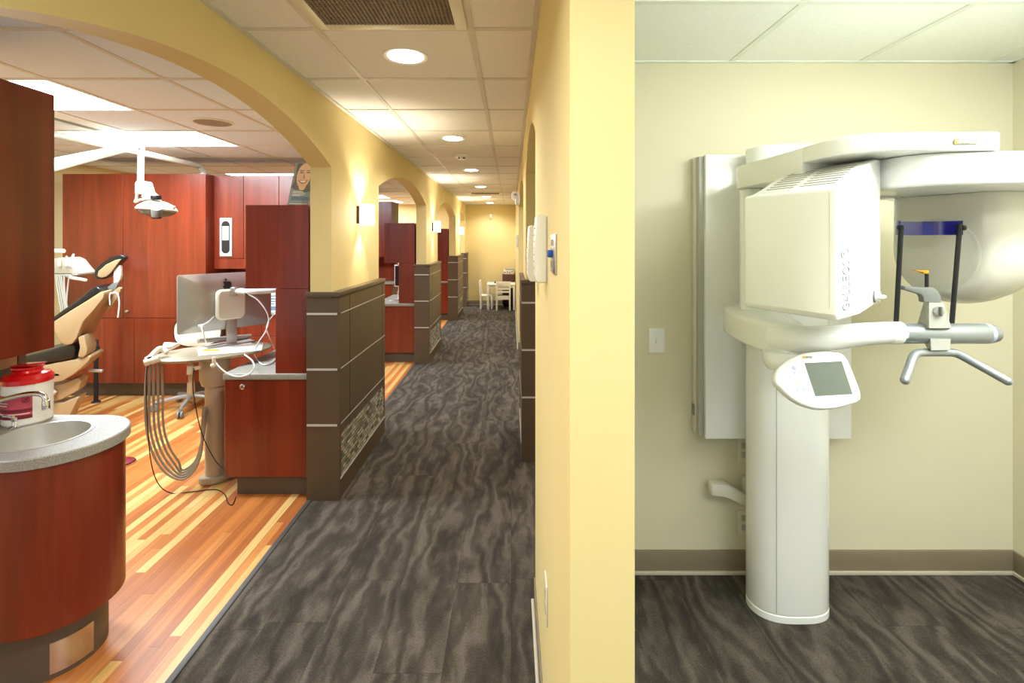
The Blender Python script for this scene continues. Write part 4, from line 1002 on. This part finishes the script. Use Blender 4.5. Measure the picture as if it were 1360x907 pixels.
# ================================================================== CHILDREN'S CORNER AT THE END
r = thing('play_table', (-.21, 11.15, 0), "low white children's table at the end of the corridor", 'table')
tx0, tx1, ty0, ty1, th = -.545, .095, 10.86, 11.42, .575
m = MB(); m.box(tx0, tx1, ty0, ty1, th-.03, th, .006); m.build('tabletop', M['childwhite'], r)
m = MB(); m.box(tx0+.03, tx1-.03, ty0+.02, ty0+.036, th-.085, th-.03); m.box(tx0+.03, tx1-.03, ty1-.036, ty1-.02, th-.085, th-.03); m.box(tx0+.02, tx0+.036, ty0+.03, ty1-.03, th-.085, th-.03); m.box(tx1-.036, tx1-.02, ty0+.03, ty1-.03, th-.085, th-.03); m.build('apron', M['childwhite'], r)
for lx in (tx0+.006, tx1-.056):
    for ly in (ty0+.006, ty1-.056):
        m = MB(); m.box(lx, lx+.05, ly, ly+.05, 0, th-.03, .004); m.build('leg', M['childwhite'], r)
def child_chair(loc, rot, label):
    """seat faces +y before turning; origin under its centre"""
    r = thing('child_chair', (0,0,0), label, 'chair', "white children's chairs")
    w, h, sh, dp = .325, .64, .31, .29
    for sx_ in (-1, 1):
        m = MB(); x_ = sx_*(w/2-.019); m.prism([(x_-.019,-dp/2,0),(x_-.019,-dp/2+.035,0),(x_-.019,-dp/2+.04,sh),(x_-.019,-dp/2+.012,h),(x_-.019,-dp/2-.018,h),(x_-.019,-dp/2,sh)], (.038,0,0), .004); m.build('rear_leg', M['childwhite'], r)
        m = MB(); m.box(x_-.019, x_+.019, dp/2-.04, dp/2, 0, sh-.02, .004); m.build('front_leg', M['childwhite'], r)
    m = MB(); m.box(-w/2, w/2, -dp/2+.005, dp/2+.015, sh-.022, sh, .006); m.build('seat', M['childwhite'], r)
    for z0, z1, n_ in ((.53,.64,'top_rail'),(.455,.495,'back_slat'),(.39,.43,'back_slat')):
        m = MB(); m.box(-w/2+.03, w/2-.03, -dp/2-.008, -dp/2+.012, z0, z1, .004); m.build(n_, M['childwhite'], r)
    m = MB(); m.box(-w/2+.03, w/2-.03, -dp/2+.008, -dp/2+.024, sh-.07, sh-.022); m.build('seat_rail', M['childwhite'], r)
    r.location = loc; r.rotation_euler = (0,0,rot); return r
child_chair((-.175, 11.03-.10, 0), 0, "white slatted children's chair seen from behind, pushed against the front of the low table")
child_chair((-.56, 11.16, 0), -PI/2, "white children's chair seen side-on at the left end of the low table")
r = thing('toy_cabinet', (-.06, 11.6, 0), "dark brown cabinet behind the low white table", 'cabinet')
cx0, cx1, cy0, cy1 = -.205, .085, 11.46, 11.73
m = MB(); m.box(cx0, cx1, cy0, cy1, .04, .75, .004); m.build('carcass', M['brown'], r)
m = MB(); m.box(cx0+.008, cx1-.008, cy0-.014, cy0, .06, .735, .003); dr = m.build('door', M['brown'], r)
m = MB(); m.cyl((cx0+.04, cy0-.014, .45),(cx0+.04, cy0-.032, .45), .01, .012, 12); m.build('knob', M['steel'], dr)
m = MB(); m.box(cx0+.02, cx1-.02, cy0+.03, cy1, 0, .04); m.build('plinth', M['dark'], r)
r = thing('toy_box', (-.04, 11.58, .75), 'pale patterned box on the dark brown cabinet', 'box')
m = MB(); m.box(-.175, .06, 11.49, 11.69, .75, .855, .004); m.build('carton', M['offwhite'], r)
m = MB(); m.box(-.14, .065, 11.485, 11.69, .856, .885, .005); m.build('lid', M['slate'], r)
m = MB()
for k, (a, b) in enumerate(((-.15,.78),(-.09,.79),(-.03,.775),(.02,.8))): m.prism([(a+.022*math.cos(i*PI/5), 11.489, b+.016+.016*math.sin(i*PI/5)) for i in range(10)], (0,-.002,0))
m.build('pattern', M['grey'], r)
r = thing('toy', (-.34, 11.1, th), 'small dark green toy on the low white table', 'toy')
m = MB(); m.box(-.385, -.31, 11.06, 11.12, th, th+.025, .006); m.ball((-.36,11.09,th+.035), .02); m.build('body', M['green'], r)
m = MB(); [m.cyl((-.375+.05*k,11.058,th+.01),(-.375+.05*k,11.05,th+.01),.012,.012,14) for k in range(2)]; m.build('wheel', M['black'], r)
r = thing('picture_book', (-.2, 11.15, th), 'rose-red book lying on the low white table', 'book')
m = MB(); m.box(-.32, -.12, 11.05, 11.25, th+.004, th+.026); m.build('pages', M['paper'], r)
m = MB(); m.box(-.325, -.117, 11.045, 11.255, th+.026, th+.031, .001); m.box(-.325, -.117, 11.045, 11.255, th, th+.004, .001); m.box(-.328,-.322,11.045,11.255,th,th+.031,.001); m.build('cover', M['rose'], r)
# ================================================================== X-RAY SCANNER ROOM
r = thing('control_panel', (1.18, 2.31, .67), 'white wall-mounted power cabinet behind the scanner column', 'cabinet')
m = MB(); m.box(.872, 1.525, 2.2, 2.225, .671, 1.946, .003); m.build('front_cover', M['scan'], r)
m = MB(); m.box(.852, 1.520, 2.226, 2.262, .676, 1.942, .002); m.build('housing', M['lightgrey'], r)
m = MB(); m.box(.848, 1.525, 2.263, 2.309, .671, 1.946, .003); m.build('back_tray', M['scan2'], r)
m = MB(); m.box(.8455, .8485, 2.27, 2.30, .75, .80); m.build('badge', M['grey'], r)
outlet('light_switch', 'white light switch on the cream wall, left of the scanner', (X(872, 2.31), 2.31, 1.09), 'y', 'switch')
outlet('wall_outlet', 'upper wall outlet half hidden behind the scanner column', (1.098, 2.31, .575), 'y')
outlet('wall_outlet', 'lower wall outlet half hidden behind the scanner column, under the bracket', (1.098, 2.31, .235), 'y')
r = thing('wall_bracket', (1.0, 2.25, .45), 'white bent arm projecting left from behind the scanner column', 'bracket')
def c5(x, y, d): return P(840+x/2.471, 540+y/2.471, d)
m = MB(); m.prism([c5(x, y, 2.22) for x, y in ((262,257),(310,257),(372,290),(420,316),(420,354),(372,328),(308,298),(262,293))], (0,.05,0), .004); m.build('arm', M['scan2'], r)
m = MB(); m.box(1.08, 1.13, 2.23, 2.308, .36, .46, .004); m.build('mount', M['scan2'], r)

sr = thing('xray_scanner', (1.175, 2.09, 0), 'large white dental x-ray scanner on a floor column', 'x-ray scanner')
def sp(m, name, mat, label=None, par=None):
    o = m.build(name, M[mat], par or sr)
    if label: part_label(o, label)
    return o
# column: rounded-nose section
def col(off=0):
    pts = []
    cx_, cy_ = 1.175, 2.10
    for i in range(56):
        a = 2*PI*i/56; c_, s_ = math.cos(a), math.sin(a)
        pts.append((cx_+(.164+off)*math.copysign(abs(c_)**.72, c_), cy_+(.107+off*.8 if s_ < 0 else .085)*math.copysign(abs(s_)**.9, s_)))
    return pts
m = MB(); m.slab(col(), .03, 1.955, .008, 3, 50); co_ = sp(m, 'column', 'scan')
m = MB(); m.slab(col(.0008), 0, .0305, .003, 1, 50); sp(m, 'base_skirt', 'scan')
m = MB(); m.box(X(1031,2.005)-.001, X(1031,2.005)+.001, 2.0015, 2.012, .04, 1.16); sp(m, 'seam', 'lightgrey', None, co_)
# carriage at the column's left, boom on top
m = MB(); m.slab([(.905,1.93),(.93,1.91),(1.06,1.91),(1.08,1.95),(1.08,2.1),(1.03,2.13),(.96,2.02),(.91,1.96)], 1.19, 1.765, .008, 3); sp(m, 'carriage', 'scan')
# overhead boom (plan outline)
bo = [(1.02,2.13),(.93,2.0),(.892,1.95),(.884,1.90),(.898,1.70),(.902,1.52),(.905,1.43),(.915,1.38),(.94,1.343),(.98,1.322),(1.03,1.312),(1.292,1.302),(1.305,1.31),(1.31,1.33),(1.315,1.52),(1.29,1.58),(1.22,1.63),(1.14,1.70),(1.09,1.82),(1.08,2.0),(1.08,2.14)]
m = MB(); m.slab(bo, 1.802, 1.852, .007, 3, 35)
m.slab([(1.02,2.131),(.929,2.001),(.891,1.951),(.8825,1.90),(.8965,1.70),(.9005,1.52),(1.06,1.56),(1.07,1.82),(1.08,2.131)], 1.765, 1.8505, .004, 2, 35); bm_ = sp(m, 'overhead_boom', 'scan')
# rotating arm below the boom
sw = [(1.06,1.50),(1.075,1.462),(1.089,1.44),(1.105,1.38),(1.14,1.345),(1.182,1.327),(1.268,1.31),(1.356,1.298),(1.46,1.305),(1.58,1.335),(1.68,1.39),(1.76,1.48),(1.80,1.60),(1.80,1.74),(1.74,1.88),(1.62,1.95),(1.50,1.93),(1.36,1.83),(1.28,1.72),(1.16,1.66),(1.05,1.60)]
m = MB(); m.slab(sw, 1.712, 1.801, .010, 3, 40); sp(m, 'rotating_arm', 'scan')
# x-ray tube housing: sloped louvred top
A = P(1110, 318, 1.165); A.z = 0; B = P(988, 318, 1.42); B.z = 0; Cc = P(1170, 318, 1.435); Cc.z = 0
u = B-A; v = Cc-A
prof = [(0,1.385),(.03,1.368),(.5,1.366),(.86,1.378),(1,1.384),(1,1.800),(.88,1.795),(.75,1.782),(.6,1.763),(.42,1.738),(.25,1.713),(.1,1.695),(0,1.688)]
def hp_(s_, t_, z): q = A + v*s_ + u*t_; q.z = z; return q
m = MB(); m.prism([hp_(s_, 0, z) for s_, z in prof], u, .009, 4, 40); hs = sp(m, 'tube_housing', 'scan')
nv = v.cross(Vector((0,0,1))).normalized()
if nv.dot(-A) < 0: nv = -nv
nu = u.cross(Vector((0,0,1))).normalized()
if nu.dot(-A) < 0: nu = -nu
# louvres in two groups on the slope
def top_z(s_):
    ps = sorted((p for p in prof if p[1] > 1.6)); 
    for (a, za), (b, zb) in zip(ps, ps[1:]):
        if a <= s_ <= b: return za+(zb-za)*(s_-a)/max(b-a, 1e-6)
    return ps[-1][1]
for (t0, t1) in ((.12,.48),(.56,.88)):
    m = MB()
    for k in range(8):
        s_ = .22+.065*k; z = top_z(s_)
        q = [hp_(s_, t0, z-.002), hp_(s_, t1, z-.002), hp_(s_+.016, t1, top_z(s_+.016)-.002), hp_(s_+.016, t0, top_z(s_+.016)-.002)]
        m.prism(q, (0,0,.0032))
    sp(m, 'louvre_panel', 'seam', 'grey louvre slots', hs)
m = MB(); m.prism([hp_(0,.055,1.40)+nu*.0005, hp_(0,.060,1.40)+nu*.0005, hp_(0,.060,1.68)+nu*.0005, hp_(0,.055,1.68)+nu*.0005], nu*.0006); sp(m, 'seam', 'scan2', None, hs)
# lettering, read upwards
def fp(s_, z, off=.0008): return hp_(s_, 0, z) + nv*off
VL = v.length
def stroke_text(glyphs, s0, z0, size, adv, r_, hx=2.4):
    m = MB(); z = z0
    for g in glyphs:
        w_, strokes = g
        for stt in strokes:
            pts = [fp(s0 - (b*size*hx)/VL, z + a*size) for a, b in stt]
            if len(pts) > 1: m.tube(pts, r_, 5)
        z += (w_ + adv)*size
    return m
def circ(cx_, cy_, a, b, t0, t1, n=18): return [(cx_+a*math.cos(math.radians(t0+(t1-t0)*i/n)), cy_+b*math.sin(math.radians(t0+(t1-t0)*i/n))) for i in range(n+1)]
GL = {'G': (.78, [circ(.42,.5,.40,.5,50,310)+[(.76,.12),(.76,.48),(.48,.48)]]), 'A': (.72, [[(0,0),(.36,1),(.72,0)],[(.13,.34),(.59,.34)]]),
      'L': (.5, [[(0,1),(0,0),(.5,0)]]), 'I': (.06, [[(.03,0),(.03,1)]]), 'E': (.5, [[(.5,1),(0,1),(0,0),(.5,0)],[(0,.52),(.44,.52)]]),
      'O': (.84, [circ(.42,.5,.42,.5,0,360,24)]), 'S': (.52, [[(.48,.86),(.36,.97),(.2,.98),(.06,.86),(.06,.7),(.2,.57),(.36,.46),(.48,.32),(.46,.12),(.3,.01),(.12,.03),(.01,.14)]])}
zb = Z(413, 1.2); size = .0165
s0 = .25
sizeA = (Z(347, 1.2)-zb)
tot = sum(GL[c][0] for c in 'GALILEOS') + .2*7
size = sizeA/tot
m = stroke_text([GL[c] for c in 'GALILEOS'], s0, zb, size, .2, .0012); sp(m, 'lettering', 'ink', 'pale grey lettering reading upwards', hs)
m = MB(); zc = Z(337, 1.2); sc3 = s0-.035/VL
m.tube([fp(sc3+.03*math.sin(a)/VL, zc+.013*math.cos(a)) for a in [math.radians(-150+k*12) for k in range(20)]], .0009, 5)
m.tube([fp(sc3-.014*math.sin(a)/VL, zc+.004+.006*math.cos(a)) for a in [math.radians(k*15) for k in range(17)]], .0009, 5)
sp(m, 'swirl_mark', 'ink', 'pale swirl emblem above the lettering', hs)
# turning knob
kq = fp(.83, Z(394, 1.38)); m = MB(); m.cyl(kq, kq+nv*.012, .016, .0155, 24, .002); kb = sp(m, 'knob', 'white', None, hs)
m = MB(); vd = v.normalized(); m.prism([kq+nv*.012+vd*.016+Vector((0,0,.004)), kq+nv*.012-vd*.016+Vector((0,0,.004)), kq+nv*.012-vd*.016-Vector((0,0,.004)), kq+nv*.012+vd*.016-Vector((0,0,.004))], nv*.012, .002); sp(m, 'grip', 'white', None, kb)
m = MB(); m.lathe([(.0165,0),(.0185,.0015),(.0165,.003)], kq, nv, 24); sp(m, 'knob_ring', 'grey', None, hs)
for zz in (.03,-.03,.0):
    m = MB(); q = fp(.95, kq.z+zz); m.cyl(q, q+nv*.0006, .0022, .0022, 10); sp(m, 'screw', 'seam', None, hs)
# maker's sign on the boom
sg = MB(); zc = (Z(191.5,1.305)+Z(184.5,1.305))/2
x0, x1 = X(1268,1.30), X(1299,1.30); y_ = 1.3015
sg.box(x0, x1, y_-.0008, y_+.002, zc-.0068, zc+.0068); so = sp(sg, 'sign_plate', 'seam', 'small grey sign plate', bm_)
sg = MB(); sg.box(x0, x0+.016, y_-.0014, y_, zc-.0068, zc+.0068); sp(sg, 'sign_mark', 'yellow', 'yellow square', bm_)
def text_mesh(txt, size, org, xdir, ydir, mat, name, par, label=None):
    cu = bpy.data.curves.new('t', 'FONT'); cu.body = txt; cu.size = size; cu.extrude = .0003; ob = bpy.data.objects.new('t', cu); C.objects.link(ob)
    dg = bpy.context.evaluated_depsgraph_get(); me = bpy.data.meshes.new_from_object(ob.evaluated_get(dg))
    bpy.data.objects.remove(ob); bpy.data.curves.remove(cu)
    xd, yd = Vector(xdir).normalized(), Vector(ydir).normalized(); zd = xd.cross(yd)
    po = wloc(par)
    for vv in me.vertices: c_ = vv.co.copy(); vv.co = Vector(org) + xd*c_.x + yd*c_.y + zd*c_.z - po
    me.materials.clear(); me.materials.append(mat); me.name = name
    o = bpy.data.objects.new(name, me); C.objects.link(o); o.parent = par
    if label: o['label'] = label
    return o
text_mesh('sirona', .0145, (x0+.006, y_-.0018, zc-.0045), (1,0,0), (0,0,1), M['white'], 'sign_letters', bm_, 'white sign letters')

# ------------------------------------------------ detector drum: flat round face turned to the tube, drum running off to the right
fc = P(1245, 333, 1.62); ax = Vector((.93,.367,0)).normalized(); rt = Vector((.367,-.93,0)).normalized(); upv = Vector((0,0,1))
ZT = 1.711
def usec(s_, R, lift=0, n=36):
    c_ = fc + ax*s_; out = []
    for i in range(n+1):
        a = PI + PI*i/n; out.append(c_ + rt*(R*math.cos(a)) + upv*(R*math.sin(a)*1.08+lift))
    out += [Vector((c_.x+rt.x*R*f, c_.y+rt.y*R*f, ZT)) for f in (1, .5, 0, -.5, -1)]
    return out
m = MB(); m.loft([*[usec(.17*(1-math.cos(a_)), .116+.060*math.sin(a_), .012*(1-math.cos(a_))) for a_ in [PI/2*q_/14 for q_ in range(15)]], usec(.25,.176,.024), usec(.32,.166,.04), usec(.38,.146,.064), usec(.43,.112,.10), usec(.46,.07,.14), usec(.47,.03,.17)]); dt = sp(m, 'detector_drum', 'scan2')
wc = fc - upv*.010
m = MB(); m.lathe([(0,.003),(.112,.003),(.1155,.0015),(.1155,-.004)], wc, -ax, 64); fw = sp(m, 'face_disc', 'scan2', 'flat round window', dt)
m = MB()
for k in range(96):
    a = 2*PI*k/96
    for rad in (.1055, .1095):
        q = wc - ax*.0031 + rt*(rad*math.cos(a)) + upv*(rad*math.sin(a)); m.prism([q+rt*.0009, q+upv*.0009, q-rt*.0009, q-upv*.0009], -ax*.0004)
o = sp(m, 'dotted_ring', 'seam', 'ring of tiny dots', dt); o['kind'] = 'stuff'
m = MB(); m.prism([P(1172,259,1.66), P(1195,259,1.66), P(1195,263,1.66), P(1172,263,1.66)], (0,.12,0), .002); sp(m, 'joint_plate', 'scan2')

# ------------------------------------------------ lower arm
def hull(dz): return [(.862,2.0),(.845,1.93),(.832,1.84),(.828,1.74),(.834,1.66),(.850,1.61),(.875,1.575),(.905,1.56),(.94,1.575),(.965,1.62),(.99,1.72),(1.03,1.86),(1.05,1.95),(1.04,2.08),(.92,2.08)]
m = MB(); m.slab(hull(0), 1.19, 1.29, .014, 4, 45); la = sp(m, 'lower_arm', 'scan')
pts = [(.878,1.63,1.244),(.90,1.585,1.246),(.94,1.545,1.252),(1.0,1.518,1.262),(1.08,1.503,1.275),(1.19,1.5,1.282)]
m = MB(); R_ = lambda t: .046-.014*t
m.tube(pts, R_, 24, 4); sp(m, 'arm_tube', 'scan', None, la)
# chin support: silver tube with clamp, bite stick, head rods, handlebar
SD = 1.5
cs_ = lambda px, py, d=SD: P(px, py, d)
c6 = lambda x, y, d=SD: P(1160+x/4.535, 330+y/4.535, d)
zt_ = Z(443, SD)
m = MB(); m.cyl((1.175,SD,zt_),(X(1307,SD),SD,zt_),.0305,.0305,32,.002); st = sp(m, 'support_tube', 'silver', 'silver tube')
m = MB(); m.cyl((X(1307,SD),SD,zt_),(X(1313,SD),SD,zt_),.0308,.030,32,.001); sp(m, 'collar', 'iris', 'pale blue collar', st)
m = MB(); m.lathe([(.029,0),(.029,.006),(.024,.022),(.012,.028),(0,.028)], (X(1313,SD),SD,zt_), (1,0,0), 14); sp(m, 'end_knob', 'grey', 'grey end knob', st)
m = MB(); m.cyl((1.15,SD,zt_-.001),(1.185,SD,zt_-.001),.0325,.0318,28,.004); sp(m, 'sleeve', 'scan', 'white sleeve')
m = MB(); m.loft([[c6(x,y,SD-.034) for x,y in ((335,325),(425,325),(470,480),(335,480))], [c6(x,y,SD+.03) for x,y in ((302,325),(400,325),(440,480),(258,480))]]); cl_ = sp(m, 'clamp', 'lightgrey', 'grey clamp block')
m = MB(); m.loft([[c6(x,y,SD-.034) for x,y in ((345,545),(465,545),(462,612),(348,614))], [c6(x,y,SD+.02) for x,y in ((290,545),(420,545),(418,600),(325,600))]]); sp(m, 'lower_block', 'lightgrey', None, cl_)
q = c6(388,376,SD-.0345); m = MB(); m.cyl(q, q-Vector((0,.008,0)), .0155, .0145, 24, .0015); kk = sp(m, 'clamp_screw', 'steel', 'steel screw', cl_)
m = MB(); m.box(q.x-.0022, q.x+.0022, q.y-.0155, q.y-.008, q.z-.014, q.z+.014, .001); sp(m, 'screw_slot', 'grey', None, cl_)
m = MB(); m.prism([c6(x,y,SD-.016) for x,y in ((190,224),(300,236),(362,234),(392,256),(410,292),(412,326),(305,326),(302,296),(290,278),(190,248))], (0,.022,0), .004); bb = sp(m, 'bite_bracket', 'grey', 'grey elbow bracket')
m = MB(); m.cyl(c6(160,236), c6(190,238), .006, .006, 10); sp(m, 'bracket_pin', 'grey', None, bb)
m = MB(); m.cyl(c6(321,240), c6(321,140), .0052, .0052, 14); sp(m, 'bite_stick', 'black', 'black stick')
m = MB(); m.prism([c6(x,y,SD-.008) for x,y in ((258,128),(300,133),(334,131),(334,152),(308,152),(304,143),(258,134))], (0,.018,0), .001); sp(m, 'bite_tip', 'orange', 'orange mouthpiece')
for (x0_, y0_, x1_, y1_, d0, d1, nm) in ((1197,299,1190,431,SD,SD+.01,'head_rod'),(1275,297,1264,431,SD,SD+.01,'head_rod')):
    m = MB(); a_, b_ = cs_(x0_,y0_,d0), cs_(x1_,y1_,d1); m.cyl(a_, b_, .0068, .0068, 14); sp(m, nm, 'black', 'black rod')
def band(z0, z1):
    m = MB(); A_, B_ = X(1196,SD), X(1279,SD); n = 24; o1, o2 = [], []
    for i in range(n+1):
        t_ = i/n; x_ = A_+(B_-A_)*t_; dpt = .075*(1-(2*t_-1)**4); o1.append((x_, SD+dpt)); o2.append((x_*1.0, SD+dpt+.003))
    m.slab(o1+o2[::-1], z0, z1, 0); return m
m = band(Z(312,SD), Z(293,SD)); vb = sp(m, 'forehead_band', 'blue', 'translucent dark blue band')
for px_ in (1196,1279):
    q = cs_(px_,302.5); m = MB(); m.cyl(q-Vector((.006,0,0)), q+Vector((.006,0,0)), .008, .008, 14, .001); sp(m, 'hinge', 'black', None, vb)
m = MB(); m.tube([cs_(1202,505,1.43), cs_(1208,488,1.45), cs_(1213,474,1.47), cs_(1219,469,1.48), cs_(1230,468,1.485), cs_(1250,468,1.485), cs_(1266,468.5,1.485), cs_(1276,472,1.48), cs_(1300,485,1.46), cs_(1338,506,1.42)], .0122, 18, 5)
for q in (cs_(1202,505,1.43), cs_(1338,506,1.42)): m.ball(q, .0125, seg=18)
sp(m, 'handlebar', 'silver', 'bent silver handlebar')

# ------------------------------------------------ tilted touch panel under the lower arm
k_ = .55; d0_ = 1.43; z0_ = Z(505, d0_)
def tpn(px_, py_, off=0):
    a, b = (px_-CX)/F, (py_-CY)/F
    d = (d0_ + k_*(EYE-z0_))/(1+k_*b)
    n_ = Vector((0,-1,k_)).normalized()
    return Vector((a*d, d, EYE-b*d)) + n_*off
c4 = lambda x, y, off=0: tpn(940+x/3.942, 370+y/3.942, off)
outl = [(352,530),(354,500),(364,474),(385,450),(414,428),(455,404),(500,390),(560,382),(640,381),(690,386),(716,398),(735,425),(752,462),(775,520),(795,570),(804,602),(804,632),(780,648),(725,665),(670,677),(620,682),(570,680),(530,670),(490,655),(450,632),(410,600),(380,570),(360,550)]
nrm = Vector((0,-1,k_)).normalized()
m = MB(); m.prism([c4(x,y,0) for x,y in outl], -nrm*.026, .006, 3, 40); tpan = sp(m, 'touch_panel', 'scan', 'tilted white panel')
m = MB(); m.prism([c4(x,y,-.0005) for x,y in ((507,443),(700,433),(757,604),(565,615))], nrm*.0012); sp(m, 'screen', 'screen', 'grey screen', tpan)
m = MB(); m.prism([c4(x,y,-.0005) for x,y in ((504,441),(702,431),(760,606),(562,617))], nrm*.0008); sp(m, 'screen_rim', 'ink', None, tpan)
for x, y in ((452,467),(461,495),(476,538),(472,579),(505,576)):
    q = c4(x, y); m = MB(); m.cyl(q-nrm*.0005, q+nrm*.0012, .0068, .0064, 18, .0005); b_ = sp(m, 'button', 'iris', 'pale blue round button', tpan)
m = MB(); m.prism([c4(x,y,0) for x,y in ((495,405),(547,404),(548,418),(496,419))], nrm*.0006); sp(m, 'sign_plate', 'seam', 'small grey sign plate', tpan)
m = MB(); m.prism([c4(x,y,.0004) for x,y in ((495,405),(508,405),(509,419),(496,419))], nrm*.0006); sp(m, 'sign_mark', 'orange', 'orange square', tpan)
rx_ = (c4(548,411)-c4(500,411)).normalized(); uy_ = nrm.cross(rx_)
text_mesh('sirona', .0052, c4(511,417,.0010), rx_, uy_, M['white'], 'sign_letters', tpan, 'white sign letters')
m = MB()
for x, y in ((578,402),(590,406),(584,414)): q = c4(x,y); m.cyl(q, q+nrm*.0006, .0011, .0011, 8)
sp(m, 'warning_dots', 'orange', 'three orange dots', tpan)
m = MB()
for y, a, b in ((637,608,725),(645,612,722),(652,616,700)):
    m.prism([c4(a,y-1), c4(b,y-3), c4(b,y-1), c4(a,y+1)], nrm*.0005)
sp(m, 'small_print', 'ink', 'lines of tiny print', tpan)
m = MB(); m.lathe([(0,-.03),(.06,-.03),(.072,-.012),(.075,.01),(.075,.03)], (.905,1.60,1.172), (0,0,1), 32, 1.1, .7); sp(m, 'swivel', 'scan', None, la)
m = MB(); m.tube([Vector((.905,1.60,1.185)), Vector((.905,1.565,1.155)), c4(440,500,-.045), c4(500,530,-.02)], .03, 18, 6); sp(m, 'panel_arm', 'scan', None, tpan)
